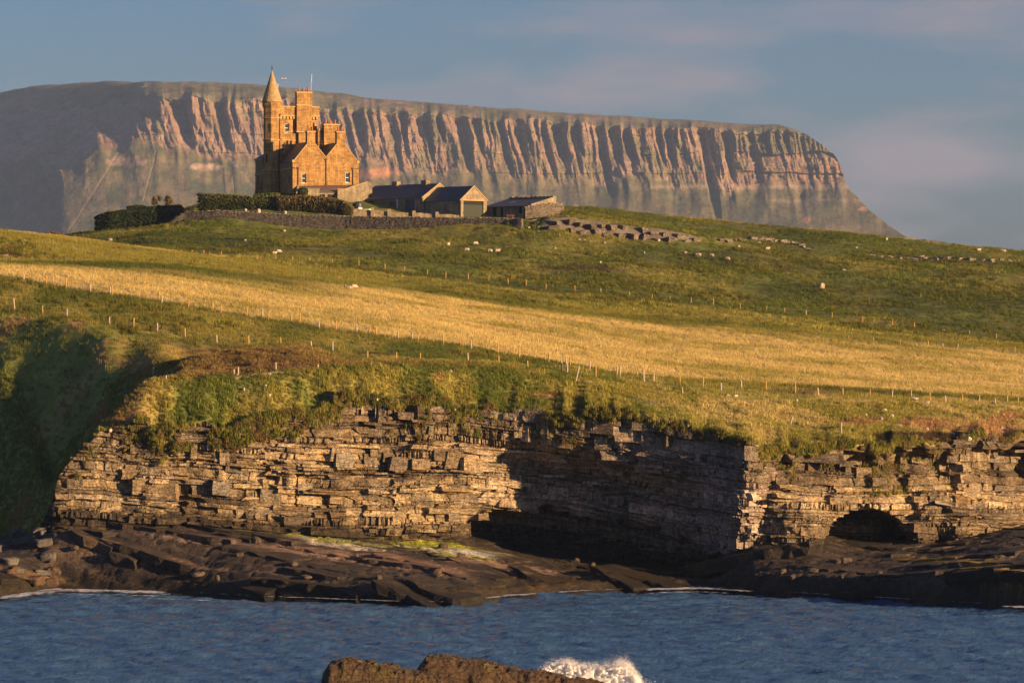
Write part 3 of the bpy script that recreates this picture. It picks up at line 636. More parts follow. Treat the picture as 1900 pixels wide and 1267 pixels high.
OFF = PROT[KB] * (.5 + .9 * vnoise(BP / 160.0, KB * 3.1, 0, 9)) + .26 * cell * np.minimum(1, thk / .5) - .55 * (cell2 < .05)
OFF = OFF - .30 * np.exp(-(edge / .06) ** 2) - .22 * np.exp(-(fx / .07) ** 2) + .10 * fbm(BP / 9, BZ / .5, 0, 3, 44) + .05 * fbm(BP / 3, BZ / .2, 0, 2, 46)
BD = f_dtop(BP) + recess(BP, BZ) + relief(BP, BZ) - OFF
V = np.stack([(BP - 950) / F * BD, BD, BZ], -1)
cr, cc_ = slice(None, None, 5), slice(None, None, 6)
def coarse(r1, r2):
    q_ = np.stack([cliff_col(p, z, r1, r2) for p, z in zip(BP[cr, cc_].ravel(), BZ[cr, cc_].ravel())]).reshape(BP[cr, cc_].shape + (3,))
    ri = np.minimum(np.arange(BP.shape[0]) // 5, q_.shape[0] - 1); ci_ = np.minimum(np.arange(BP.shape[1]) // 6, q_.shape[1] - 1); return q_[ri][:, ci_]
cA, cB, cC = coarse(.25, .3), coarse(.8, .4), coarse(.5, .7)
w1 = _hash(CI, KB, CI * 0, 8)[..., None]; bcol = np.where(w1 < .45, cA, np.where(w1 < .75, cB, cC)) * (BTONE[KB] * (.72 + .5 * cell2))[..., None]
bcol = bcol * (1 - .35 * np.exp(-(edge / .07) ** 2))[..., None]
me = mesh_np('cliff', V.reshape(-1, 3), grid_faces(*BP.shape), bcol.reshape(-1, 3))
cliff = tag(link('cliff', me, M_cliff), kind='structure')
def join_blocks(vs, cs):
    n = len(vs); f = (TF[None] + (np.arange(n) * 26)[:, None, None]).reshape(-1, 4)
    return vs.reshape(-1, 3), f, np.repeat(cs, 26, axis=0)
for i in order[:300]:
    me = mesh_np('rock_block', Bv[i], TF, np.repeat(Bc[i][None], 26, 0))
    link('rock_block', me, M_cliff, cliff)
v, f, c = join_blocks(Bv[order[300:]], Bc[order[300:]])
tag(link('rock_blocks', mesh_np('rock_blocks', v, f, c), M_cliff, cliff), kind='stuff')

# ================================================================= SHORE PLATFORM
dw = lambda y: CZ * F / (y - Y0)
wl = [(-600,1118),(-100,1116),(0,1106),(60,1098),(100,1093),(300,1098),(500,1108),(700,1115),(830,1118),(950,1105),(1100,1096),(1300,1090),(1400,1096),(1600,1108),(1900,1125),(2200,1135)]
zb_at = lambda p: float(f_zbas(max(p, 62)))
plat = Rows([
 [(p, dw(y) - 7, -4.0) for p, y in wl],
 [(p, dw(y) - 0.2, -0.35) for p, y in wl],
 [(p, dw(y) + (1.2 if p > 1350 else 2.2), (3.6 if p > 1620 else (2.0 if p > 1350 else (0.9 if p > 850 else 1.3)))) for p, y in wl],
 [(-600,468,4.0),(0,465,4.4),(60,464,5.4)] + [(p, (float(f_dtop(p)) + float(recess(p, zb_at(p))) - 1.5), zb_at(p) - 0.1) for p in (100,200,300,400,500,600,700,800,850,900,950,1000,1100,1200,1280,1330,1370,1400,1450,1500,1600,1700,1800,1900,2000,2200)],
 [(-600,480,4.6),(0,480,4.6),(60,480,5.6)] + [(p, (float(f_dtop(p)) + float(recess(p, zb_at(p))) + 14), zb_at(p) + 0.8) for p in (100,200,300,400,500,600,700,800,850,900,950,1000,1100,1200,1280,1330,1370,1400,1450,1500,1600,1700,1800,1900,2000,2200)],
])
gx = np.arange(-75, 80, 0.3); gy = np.arange(416, 505, 0.3)
GX, GY = np.meshgrid(gx, gy)
e_s = np.array((0.80, -0.60)); e_n = np.array((-0.60, -0.80))
S = GX * e_s[0] + GY * e_s[1]; T = GX * e_n[0] + GY * e_n[1]
Tn = T + 1.1 * fbm(S / 9, T / 5, 0, 3, 51) + 0.0 * (vnoise(np.floor(S / 2.4 + 0.3 * fbm(S / 3, T / 3, 0, 2, 57)), np.floor(T / 1.7), 0, 52))
rs = np.random.default_rng(3); edges = [-460.0]
while edges[-1] < -280: edges.append(edges[-1] + rs.uniform(0.9, 3.4))
edges = np.array(edges); ei = np.clip(np.searchsorted(edges, Tn) - 1, 0, len(edges) - 2)
ta, tb = edges[ei], edges[ei + 1]; fr = (Tn - ta) / (tb - ta)
snap = ta + (tb - ta) * (0.30 * fr + 0.70 * sstep(0.58, 1.0, fr))
dT = np.clip(snap - Tn, -2.4, 2.4) + 0.8
EX, EY = GX + e_n[0] * dT, GY + e_n[1] * dT
PXg = 950 + F * GX / GY; PXe = 950 + F * EX / EY
Zp = plat(PXe, EY)
Zp = Zp + 0.22 * fbm(GX / 1.6, GY / 1.6, 0, 4, 53) + 0.10 * vnoise(GX / 0.5, GY / 0.5, 0, 54) - 0.25 * (np.abs(fbm(S / 3.5, T / 1.6, 0, 2, 56)) < 0.035)
pyg = Y0 - (Zp - CZ) * F / GY
n1 = fbm(S / 5, T / 2, 0, 4, 61); n2 = fbm(GX / 1.2, GY / 1.2, 0, 3, 62)
pc = np.broadcast_to(np.array((0.080, 0.064, 0.052)), Zp.shape + (3,)).copy()
pc = mixcol(pc, (0.16, 0.115, 0.085), sstep(-.05, .5, n1 + .3 * n2) * sstep(0.8, 2.5, Zp))
weed = (1 - sstep(0.7, 2.2, Zp + 0.8 * n1)); pc = mixcol(pc, (0.055, 0.040, 0.014), weed * 0.8)
pc = mixcol(pc, (0.13, 0.075, 0.02), weed * sstep(.05, .45, n1) * sstep(450, 1000, PXg) * 0.8)
pc = mixcol(pc, (0.035, 0.03, 0.027), (1 - sstep(0.1, 0.7, Zp)) * .8)
pc = pc * 0.58
for (cx, cy, rx, ry, cc) in ((440,970,75,18,(.42,.45,.03)),(535,982,60,22,(.42,.45,.03)),(780,1006,75,22,(.40,.43,.04)),(620,1000,90,4,(.30,.31,.10)),(720,992,30,6,(.28,.30,.04)),(640,1012,80,5,(.45,.40,.36)),(820,1020,60,4,(.40,.38,.30)),(880,1025,30,6,(.5,.48,.46)),(1050,1010,110,3,(.34,.36,.26)),(700,1040,150,10,(.30,.19,.13)),(930,1048,80,8,(.30,.20,.14)),(430,1010,140,5,(.22,.15,.115)),(250,1035,120,6,(.24,.155,.10)),(60,1065,40,12,(.2,.12,.06)),(1780,1050,60,10,(.24,.16,.04)),(1860,1060,50,14,(.26,.17,.04))):
    q = ((PXg - cx - (pyg - cy) * 3) / rx) ** 2 + ((pyg - cy - (PXg - cx) * 0.12) / ry) ** 2 + 1.1 * n2
    pc = mixcol(pc, cc, (1 - sstep(.3, 1.1, q)) * 0.9)
Zb = Zp - 0.08 * sstep(-.5, 1.0, Zp)
me = mesh_np('shore_platform', np.stack([GX, GY, Zb], -1).reshape(-1, 3), grid_faces(*GX.shape), pc.reshape(-1, 3), True)
shore = tag(link('shore_platform', me, M_plat), kind='structure')
# tilted beds of the platform: long slabs stepping down towards the water
from math import floor
ci = lambda x, y: (int(np.clip((y - gy[0]) / .3, 0, len(gy) - 1)), int(np.clip((x - gx[0]) / .3, 0, len(gx) - 1)))
Pv, Pc, Pa = [], [], []
def slab_at(s_, t_, L_, W_, th, lift):
    x, y = s_ * e_s[0] + t_ * e_n[0], s_ * e_s[1] + t_ * e_n[1]
    if not (-68 < x < 72 and 418 < y < 500): return
    p_ = 950 + F * x / y
    if p_ < 100 and y > 462: return
    B = lambda u, v: float(plat(950 + F * (u * e_s[0] + v * e_n[0]) / (u * e_s[1] + v * e_n[1]), u * e_s[1] + v * e_n[1]))
    z = B(s_, t_)
    if z < -0.9 or z > 9.5: return
    if y > float(f_dtop(max(p_, 62))) + float(recess(max(p_, 62), z)) + 3: return
    g = np.clip((B(s_ + L_ * .4, t_) - B(s_ - L_ * .4, t_)) / (L_ * .8), -.35, .2)
    yw = rng.normal(0, .07); es2 = (e_s[0] - yw * e_s[1], e_s[1] + yw * e_s[0])
    a1 = np.array([es2[0], es2[1], g]); a1 /= np.linalg.norm(a1); a2 = np.array([es2[1], -es2[0], rng.normal(.0, .04)]); a3 = np.array([0, 0, 1.0])
    nx, ny = max(3, int(L_ / 1.1) + 1), max(3, int(W_ / 0.9) + 1)
    U, Vv = np.meshgrid(np.linspace(-1, 1, nx), np.linspace(-1, 1, ny), indexing='ij')
    edge = (np.abs(U) > .999) | (np.abs(Vv) > .999)
    du = U * L_ / 2 + rng.normal(0, .16, U.shape) * edge; dv = Vv * W_ / 2 + rng.normal(0, .20, U.shape) * edge
    dv += .35 * vnoise((s_ + du) / 2.1, t_, 0, 58) * (Vv > .9)
    X = x + du * a1[0] + dv * a2[0]; Yy = y + du * a1[1] + dv * a2[1]; Zt = z + lift + du * a1[2] + dv * a2[2]
    Zt = Zt + .13 * fbm(X / .9, Yy / .9, 0, 3, 59) - .10 * edge * rng.random(U.shape) - .06 * (np.abs(fbm(X / 1.3, Yy / 1.3, 0, 2, 60)) < .06)
    top = np.stack([X, Yy, Zt], -1).reshape(-1, 3)
    ring = [i * ny for i in range(nx)] + [(nx - 1) * ny + j for j in range(1, ny)] + [i * ny + ny - 1 for i in range(nx - 2, -1, -1)] + [j for j in range(ny - 2, 0, -1)]
    n0 = len(top); cen = np.array([x, y, 0]); m1 = top[ring] * 1.0; m1[:, 2] -= th * rng.uniform(.35, .6); m1[:, :2] += rng.normal(0, .10, (len(ring), 2)); m2 = top[ring] * 1.0; m2[:, 2] -= th; m2[:, :2] = cen[:2] + (m2[:, :2] - cen[:2]) * .96
    vv = np.concatenate([top, m1, m2]); R_ = len(ring)
    f = [[i * ny + j, (i + 1) * ny + j, (i + 1) * ny + j + 1, i * ny + j + 1] for i in range(nx - 1) for j in range(ny - 1)]
    for k in range(R_):
        k2 = (k + 1) % R_; f.append([ring[k], n0 + k, n0 + k2, ring[k2]]); f.append([n0 + k, n0 + R_ + k, n0 + R_ + k2, n0 + k2])
    ii = np.clip(((vv[:, 1] - gy[0]) / .3).astype(int), 0, len(gy) - 1); jj = np.clip(((vv[:, 0] - gx[0]) / .3).astype(int), 0, len(gx) - 1)
    col = pc[ii, jj] * rng.uniform(.65, 1.2); col[n0:] *= .75  # slab sides darkened in colour as painted shade on the fronts
    f = np.array(f)
    tri = vv[f[0]]; nz_ = np.cross(tri[1] - tri[0], tri[2] - tri[0])[2]
    if nz_ < 0: f = f[:, ::-1]
    Pv.append((vv, f, col)); Pa.append(L_ * th if 0 < p_ < 1900 else 0)
t_ = -462.0
while t_ < -285:
    W_ = rng.uniform(1.2, 3.8); s_ = -380 + rng.uniform(0, 5); step = rng.uniform(.0, .35)
    while s_ < -180:
        L_ = rng.lognormal(1.9, .7); L_ = min(max(L_, 1.5), 17)
        if rng.random() < .5: slab_at(s_ + L_ / 2, t_ + W_ / 2 + rng.normal(0, .25), L_ * .99, W_ * 1.35, rng.uniform(.7, 1.6), step * .6 + rng.normal(-.02, .10))
        s_ += L_
    t_ += W_
po = np.argsort(-np.array(Pa))
for i in po[:260]: link('rock_slab', mesh_np('rock_slab', *Pv[i]), M_plat, shore)
if len(po) > 260:
    rest = [Pv[i] for i in po[260:]]; base = np.cumsum([0] + [len(r[0]) for r in rest[:-1]])
    tag(link('rock_slabs', mesh_np('rock_slabs', np.concatenate([r[0] for r in rest]), np.concatenate([r[1] + b_ for r, b_ in zip(rest, base)]), np.concatenate([r[2] for r in rest])), M_plat, shore), kind='stuff')

# ================================================================= SEA
def stretchc(lo, hi, st, far, n):
    a = np.arange(lo, hi, st); g = np.geomspace(4, far, n)
    return np.concatenate([a[0] - g[::-1], a, a[-1] + g])
sx_ = stretchc(-72, 72, 0.40, 5500, 22); sy_ = stretchc(322, 470, 0.45, 2400, 22)
SX, SY = np.meshgrid(sx_, sy_)
fade = sstep(200, 80, np.abs(SX)) * sstep(180, 300, SY)
w = np.zeros_like(SX); ph = np.random.default_rng(2)
for i in range(26):
    lam = 1.4 * 1.17 ** i * ph.uniform(.9, 1.1); a = ph.normal(1.25, 0.5)
    kx, ky = math.cos(a), math.sin(a); amp = 0.017 * lam ** 0.72 if lam < 12 else 0.07
    s = np.sin((SX * kx + SY * ky) * 2 * math.pi / lam + ph.uniform(0, 6.28) + 1.2 * fbm(SX / (lam * 2.5), SY / (lam * 2.5), 0, 2, 90 + i))
    w += amp * (1 - np.abs(s)) * 2 - amp
SZ = w * fade + 0.02
me = mesh_np('sea', np.stack([SX, SY, SZ], -1).reshape(-1, 3), grid_faces(*SX.shape), None, True)
M_sea, nt, b = new_mat('sea_water', 0.12, 0.5); b.inputs['IOR'].default_value = 1.33
b.inputs['Base Color'].default_value = (0.052, 0.122, 0.250, 1)
geo = N(nt, 'ShaderNodeNewGeometry'); v1 = scaled(nt, geo.outputs['Position'], (0.8, 1.0, 1)); 
na = noise(nt, v1, 2.4, 6, 0.68); nb = noise(nt, v1, 0.35, 3, 0.5)
ad = N(nt, 'ShaderNodeMath', operation='ADD'); nt.links.new(na, ad.inputs[0])
m2 = N(nt, 'ShaderNodeMath', operation='MULTIPLY'); nt.links.new(nb, m2.inputs[0]); m2.inputs[1].default_value = 2.2; nt.links.new(m2.outputs[0], ad.inputs[1])
bump(nt, b, ad.outputs[0], 0.9, 0.30)
tag(link('sea', me, M_sea), kind='structure')
# foam where the swell meets the rock: thin broken sheets lying on the water
M_foam = bpy.data.materials.new('sea_foam'); M_foam.use_nodes = True; nt = M_foam.node_tree; b = nt.nodes['Principled BSDF']
b.inputs['Base Color'].default_value = (0.72, 0.74, 0.78, 1); b.inputs['Roughness'].default_value = 0.9
at = N(nt, 'ShaderNodeAttribute', attribute_name='col'); geo = N(nt, 'ShaderNodeNewGeometry')
nf = noise(nt, scaled(nt, geo.outputs['Position'], (1.0, 0.55, 1)), 1.5, 7, 0.72)
ad = N(nt, 'ShaderNodeMath', operation='ADD'); sp = N(nt, 'ShaderNodeSeparateColor'); nt.links.new(at.outputs['Color'], sp.inputs[0]); nt.links.new(nf, ad.inputs[0]); nt.links.new(sp.outputs[0], ad.inputs[1])
nt.links.new(mrange(nt, ad.outputs[0], 0.70, 0.95, 0.0, 0.9), b.inputs['Alpha'])
rf = np.random.default_rng(8); wk = [p for p, _ in wl]; wy = [y for _, y in wl]; fv, ff, fc = [], [], []
for (a_, b_, y_off, wid, dens) in ((40,340,0,7,.50),(330,860,0,2.5,.36),(890,1010,0,4,.48),(1010,1180,0,2.5,.32),(1170,1410,0,6,.52),(1400,1905,0,2.0,.38),(60,330,9,3,.34),(250,420,14,2.5,.34),(1180,1380,9,2.5,.36),(-20,120,2,8,.45),(1850,1960,2,4,.45)):
    us = np.linspace(0, 1, 60); vs_ = np.linspace(0, 1, 9); Ug, Vg = np.meshgrid(us, vs_)
    P_ = a_ + (b_ - a_) * Ug; D_ = dw(np.interp(P_, wk, wy) + y_off) + .8 - Vg * wid + .8 * fbm(P_ / 30, Vg * 2, 0, 2, 91)
    k = len(fv) * Ug.size; fv.append(np.stack([(P_ - 950) / F * D_, D_, .16 + 0 * P_], -1).reshape(-1, 3)); ff.append(grid_faces(*Ug.shape) + k)
    e_ = dens * (np.sin(np.pi * np.clip(Vg, .0, 1)) ** .6) * (1 - .35 * Vg) * np.clip(np.minimum(Ug, 1 - Ug) * 6, 0, 1) + .14 * fbm(P_ / 22, Vg, 0, 2, 92); fc.append(np.repeat(e_.reshape(-1, 1), 3, 1))
me = mesh_np('sea_foam', np.concatenate(fv), np.concatenate(ff), np.concatenate(fc), True); tag(link('sea_foam', me, M_foam), 'white foam streaks along the foot of the shore rocks', 'foam', kind='stuff')

# ================================================================= ROCKS (shared builder)
def rock_mesh(name, size, seed, col, sub=3, rough=0.22, flat=0.8, blocky=0.5, top=None):
    blocky = min(.92, blocky + .32); size = (size[0], size[1], size[2] * .85)
    bm = bmesh.new(); bmesh.ops.create_icosphere(bm, subdivisions=sub, radius=1.0)
    v = np.array([q.co[:] for q in bm.verts])
    m = np.max(np.abs(v), axis=1, keepdims=True); v = v * (1 - blocky) + (v / m) * blocky * 0.85
    n = fbm(v[:, 0] * 1.3 + seed * 7.1, v[:, 1] * 1.3, v[:, 2] * 1.3, 4, seed); v = v * (1 + rough * n)[:, None]
    v = v * np.asarray(size) * 0.5
    f = np.array([[q.index for q in p.verts] for p in bm.faces]); bm.free()
    g = fbm(v[:, 0] * 2 / size[0] * 2, v[:, 1] * 2, v[:, 2] * 3, 3, seed + 3)
    c = np.broadcast_to(np.asarray(col), v.shape) * (1 + 0.35 * g)[:, None]
    if top is not None: c = mixcol(c, top, sstep(0.1, 0.6, v[:, 2] / (size[2] * .5) + .6 * g) * 0.8)
    return mesh_np(name, v, f, c)
# two weed-covered rocks in the foreground water
def sea_rock(pts, dist, depth, seed):
    """a long rock: outline of its crest in pixels, with depth and rough flanks, standing in the sea"""
    a = np.array(pts, float); u = np.linspace(0, 1, 220); pxu = np.interp(u, np.linspace(0, 1, len(a)), a[:, 0]); yu = np.interp(u, np.linspace(0, 1, len(a)), a[:, 1])
    zc = zy(yu, dist); th = np.linspace(-1, 1, 70)
    U, TH = np.meshgrid(u, th); ZC = np.interp(U, u, zc); XC = (np.interp(U, u, pxu) - 950) / F * dist
    prof = np.where(TH < 0, 1 - sstep(0.25, 1.0, -TH) ** 0.8, 1 - sstep(0.5, 1.0, TH) ** 1.2)
    end = sstep(0.0, 0.02, U) * sstep(1.0, 0.9, U)
    z = -1.6 + (ZC + 1.6) * prof * (0.15 + 0.85 * end)
    nn = fbm(XC / 2.2, TH * depth / 2.2, z / 2, 4, seed); n_ = fbm(XC / 0.5, TH * depth / 0.5, z, 3, seed + 2)
    z = z + (0.30 * nn + 0.24 * n_ + .10 * vnoise(XC / .22, TH * depth / .22, 0, seed + 8)) * sstep(-1.5, 0.5, z) * (0.5 + 0.5 * (np.abs(TH) > .12))
    y = dist + TH * depth + 0.5 * nn
    g = fbm(XC / 1.1, TH * 4, z, 3, seed + 5)
    c = mixcol(np.broadcast_to(np.array((0.080, 0.048, 0.024)), z.shape + (3,)).copy(), (0.12, 0.092, 0.024), sstep(-.05, .4, g) * sstep(1.0, 2.2, z))
    c = mixcol(c, (0.045, 0.032, 0.02), sstep(.1, .5, -g) * .8)
    return mesh_np('sea_rock', np.stack([XC, y, z], -1).reshape(-1, 3), grid_faces(*U.shape), c.reshape(-1, 3))
o = link('sea_rock', sea_rock([(592,1290),(600,1250),(612,1230),(640,1226),(680,1232),(720,1238),(760,1245),(800,1252),(840,1262),(880,1275),(920,1300)], 322, 4.5, 5), M_plat)
tag(o, 'low brown sea rock with a steep dark end beside its lumpier neighbour', 'rock')
o = link('sea_rock', sea_rock([(765,1262),(776,1240),(790,1222),(830,1222),(880,1228),(930,1234),(965,1243),(1000,1248),(1040,1256),(1080,1264),(1130,1275),(1190,1300)], 326, 5.0, 9), M_plat)
tag(o, 'taller lumpy brown seaweed rock with white spray bursting behind its tapering end', 'rock')
# burst of spray behind the second rock: droplets, denser towards the foot
M_spray = bpy.data.materials.new('spray'); M_spray.use_nodes = True; nt = M_spray.node_tree; nt.nodes.remove(nt.nodes['Principled BSDF'])
_d = N(nt, 'ShaderNodeBsdfDiffuse'); _t2 = N(nt, 'ShaderNodeBsdfTranslucent'); _m = N(nt, 'ShaderNodeMixShader'); _m.inputs[0].default_value = 0.5
_g = N(nt, 'ShaderNodeNewGeometry'); _c = N(nt, 'ShaderNodeRGB'); _c.outputs[0].default_value = (0.93, 0.93, 0.94, 1); _cc = mulc(nt, _c.outputs[0], mrange(nt, noise(nt, _g.outputs['Position'], 2.0, 3), .3, .7, .94, 1.0))
nt.links.new(_cc, _d.inputs[0]); nt.links.new(_cc, _t2.inputs[0]); nt.links.new(_d.outputs[0], _m.inputs[1]); nt.links.new(_t2.outputs[0], _m.inputs[2]); nt.links.new(_m.outputs[0], nt.nodes['Material Output'].inputs['Surface'])
bm = bmesh.new(); bmesh.ops.create_icosphere(bm, subdivisions=1, radius=1.0); iv = np.array([q.co[:] for q in bm.verts]); if_ = np.array([[q.index for q in p.verts] for p in bm.faces]); bm.free()
sv, sf = [], []; rr = np.random.default_rng(21)
crest_x = [985,1000,1020,1050,1075,1100,1120,1135,1150,1165,1180,1196]; crest_y = [1264,1242,1230,1224,1232,1234,1237,1236,1228,1231,1247,1268]
def sprayball(n, fn):
    for i in range(n):
        c, r = fn(); k = len(sv); sv.append(iv * r * rr.uniform(.75, 1.25, 3) + np.array(c)); sf.append(if_ + k * len(iv))
def core():
    p = rr.uniform(990, 1188); top = np.interp(p, crest_x, crest_y) + 3 * float(vnoise(p / 8.0, 0, 0, 33)); t = rr.random() ** .8; r = rr.uniform(.10, .30) * (1.15 - .65 * t)
    return P(p, 1290 + (top + r * 22 - 1290) * t, 331 + rr.normal(0, .6)), r
sprayball(2600, core)
cm = mesh_np('c', np.concatenate(sv), np.concatenate(sf)); ob_ = bpy.data.objects.new('tmp', cm); COL.objects.link(ob_)
md = ob_.modifiers.new('r', 'REMESH'); md.mode = 'VOXEL'; md.voxel_size = .09
md2 = ob_.modifiers.new('s', 'SMOOTH'); md2.iterations = 5
cm2 = bpy.data.meshes.new_from_object(ob_.evaluated_get(bpy.context.evaluated_depsgraph_get())); bpy.data.objects.remove(ob_)
cv_ = np.array([q.co[:] for q in cm2.vertices]); cf_ = [tuple(p.vertices) for p in cm2.polygons]
cv_ = cv_ + .03 * np.stack([fbm(cv_[:, 0] * 5 + k * 9, cv_[:, 1] * 5, cv_[:, 2] * 5, 2, 34 + k) for k in range(3)], 1)
sv, sf = [], []
def drop():
    p = rr.uniform(990, 1192) if rr.random() < .6 else rr.normal(1150, 26); top = np.interp(p, crest_x, crest_y); h = abs(rr.normal(0, 7)) * (1.5 if p > 1120 else 1)
    return P(p, top + 6 - h, 331 + rr.normal(0, .7)), rr.uniform(.012, .05) * max(.3, 1 - h / 26)
sprayball(5200, drop)
dv_ = np.concatenate(sv); df_ = np.concatenate(sf) + len(cv_)
me = bpy.data.meshes.new('sea_spray'); me.from_pydata(np.concatenate([cv_, dv_]).tolist(), [], cf_ + [tuple(q) for q in df_.tolist()]); me.update()
tag(link('sea_spray', me, M_spray), 'burst of white wave spray behind the brown sea rocks', 'spray', kind='stuff')

# ================================================================= BUILDINGS
class MB:
    def __init__(s): s.v = []; s.f = []
    def add(s, vs, fs):
        k = len(s.v); s.v += [tuple(q) for q in vs]; s.f += [tuple(i + k for i in f) for f in fs]; return s
    def box(s, x0, x1, y0, y1, z0, z1):
        return s.add([(x0,y0,z0),(x1,y0,z0),(x1,y1,z0),(x0,y1,z0),(x0,y0,z1),(x1,y0,z1),(x1,y1,z1),(x0,y1,z1)],
                     [(3,2,1,0),(4,5,6,7),(0,1,5,4),(1,2,6,5),(2,3,7,6),(3,0,4,7)])
    def tube(s, p0, p1, r0, r1, n=8, rot=0.0):
        p0, p1 = Vector(p0), Vector(p1); ax = (p1 - p0).normalized()
        u = ax.orthogonal().normalized() if abs(ax.z) < .99 else Vector((1, 0, 0)); w = ax.cross(u)
        vs = []
        for p, r in ((p0, r0), (p1, r1)):
            for i in range(n):
                a = rot + 2 * math.pi * i / n; vs.append(p + u * math.cos(a) * r + w * math.sin(a) * r)
        fs = [(i, (i + 1) % n, n + (i + 1) % n, n + i) for i in range(n)] + [tuple(range(n))[::-1], tuple(range(n, 2 * n))]
        return s.add(vs, fs)
    def slab(s, outer, holes, th, fn=lambda x, y, z: (x, y, z), reveal=None):
        """upright plate from an outline in (x, z) with holes, front at y = 0, back at y = th"""
        loops = [list(outer)] + [list(h) for h in holes]
        tri = tessellate_polygon([[Vector((p[0], p[1], 0)) for p in l] for l in loops])
        flat = [p for l in loops for p in l]; n = len(flat)
        vs = [fn(x, 0, z) for x, z in flat] + [fn(x, th, z) for x, z in flat]
        fs = []
        for t in tri:
            a, b, c = (flat[i] for i in t); cr = (b[0]-a[0])*(c[1]-a[1]) - (b[1]-a[1])*(c[0]-a[0])
            t = tuple(t) if cr > 0 else tuple(t)[::-1]
            fs.append(t); fs.append(tuple(i + n for i in t[::-1]))
        k = 0
        for l in loops:
            m = len(l)
            for i in range(m):
                a, b = k + i, k + (i + 1) % m; fs.append((a, b, b + n, a + n))
            k += m
        return s.add(vs, fs)
    def build(s, name, mat, parent=None, smooth=False):
        me = bpy.data.meshes.new(name); me.from_pydata(s.v, [], s.f); me.update()
        bm = bmesh.new(); bm.from_mesh(me); bmesh.ops.recalc_face_normals(bm, faces=bm.faces); bm.to_mesh(me); bm.free()
        if smooth:
            for p in me.polygons: p.use_smooth = True
        return link(name, me, mat, parent)
def rect(x0, x1, z0, z1): return [(x0, z0), (x1, z0), (x1, z1), (x0, z1)]
def roof_plane(parent, name, xa, za, xb, zb, y0, y1, mat, th=0.18):
    m = MB(); m.add([(xa,y0,za),(xb,y0,zb),(xb,y1,zb),(xa,y1,za),(xa,y0,za-th),(xb,y0,zb-th),(xb,y1,zb-th),(xa,y1,za-th)],
                    [(0,1,2,3),(7,6,5,4),(0,4,5,1),(1,5,6,2),(2,6,7,3),(3,7,4,0)])
    return m.build(name, mat, parent)
def sash(parent, x0, x1, z0, z1, y, fn=lambda x, y, z: (x, y, z)):
    """white sash window set back in its opening: frame with two panes"""
    m = MB(); w = 0.16; zm = (z0 + z1) / 2
    def bx(a, b, c, d, e, f):
        q = MB().box(a, b, c, d, e, f); m.add([fn(*p) for p in q.v], q.f)
    bx(x0, x0+w, y, y+.1, z0, z1); bx(x1-w, x1, y, y+.1, z0, z1); bx(x0+w, x1-w, y, y+.1, z0, z0+w); bx(x0+w, x1-w, y, y+.1, z1-w, z1); bx(x0+w, x1-w, y-.02, y+.08, zm-.06, zm+.06)
    o = m.build('window', M_white, parent)
    for a, b in ((z0+w, zm-.06), (zm+.06, z1-w)):
        q = MB().box(x0+w, x1-w, y+.04, y+.07, a, b); q.v = [fn(*p) for p in q.v]; q.build('pane', M_glass, o)
    q = MB().box(x0-.12, x1+.12, y-.36, y-.02, z0-.18, z0-.002); q.v = [fn(*p) for p in q.v]; q.build('sill', M_trim, o)
    return o
def chimney(parent, x0, x1, y0, y1, z0, z1, pots, mat=None):
    m = MB().box(x0, x1, y0, y1, z0, z1); o = m.build('chimney', mat or M_stone, parent)
    m = MB().box(x0-.12, x1+.12, y0-.12, y1+.12, z1-.35, z1-.1); m.build('cap', M_trim, o)
    for i in range(pots):
        xc = x0 + (x1 - x0) * (i + .6) / (pots + .2); yc = (y0 + y1) / 2
        MB().tube((xc, yc, z1), (xc, yc, z1 + .85), .22, .17, 10).tube((xc, yc, z1 + .85), (xc, yc, z1 + .98), .22, .20, 10).build('chimney_pot', M_pot, o, True)
    return o

CB = P(543, 362, 925)
castle = empty('castle', CB, math.radians(20)); tag(castle, 'tall sandstone castle with a cone-roofed turret, square tower and twin gables on the hilltop', 'castle')
BZ0 = -3.0
holes = [rect(2.2, 3.3, 2.8, 5.0), rect(12.8, 13.95, 3.0, 5.4)]
MB().slab([(0,BZ0),(16.1,BZ0),(16.1,7.9),(15.7,8.0),(12.0,12.7),(11.4,12.7),(8.25,8.7),(7.9,8.7),(4.8,12.7),(4.1,12.7),(0.5,8.0),(0,7.9)], holes, 0.55).build('gable_wall', M_stone, castle)
for h in holes: sash(castle, h[0][0], h[1][0], h[0][1], h[2][1], 0.32)
lw = lambda x, y, z: (y, 12.6 - x, z)       # left flank, seen in shade; x runs from the back to the front
lholes = [rect(4.0, 4.8, 2.6, 4.6), rect(6.2, 7.0, 2.6, 4.6), rect(9.4, 10.2, 2.6, 4.6), rect(1.2, 3.0, BZ0 + 1.2, 1.6)]
MB().slab(rect(0.6, 12.04, BZ0, 7.7), lholes, 0.5, lw).build('side_wall', M_stone, castle)
for h in lholes[:3]: sash(castle, h[0][0], h[1][0], h[0][1], h[2][1], 0.25, lw)
MB().slab(rect(1.2, 3.0, BZ0 + 1.2, 1.6), [], .05, lambda x, y, z: lw(x, y + .3, z)).build('door', M_dark, castle)
MB().box(15.6, 16.1, 0.56, 12.0, BZ0, 7.7).build('side_wall', M_stone, castle)
MB().box(-0.12, 0.0, 0.3, 12.0, 6.1, 6.35).build('string_course', M_trim, castle)
for xa, za, xb, zb_ in ((-.15, 7.75, 4.45, 12.5), (8.1, 8.55, 4.45, 12.5), (8.1, 8.55, 11.7, 12.5), (16.25, 7.75, 11.7, 12.5)):
    roof_plane(castle, 'roof', xa, za, xb, zb_, 0.5, 13.5, M_slate)
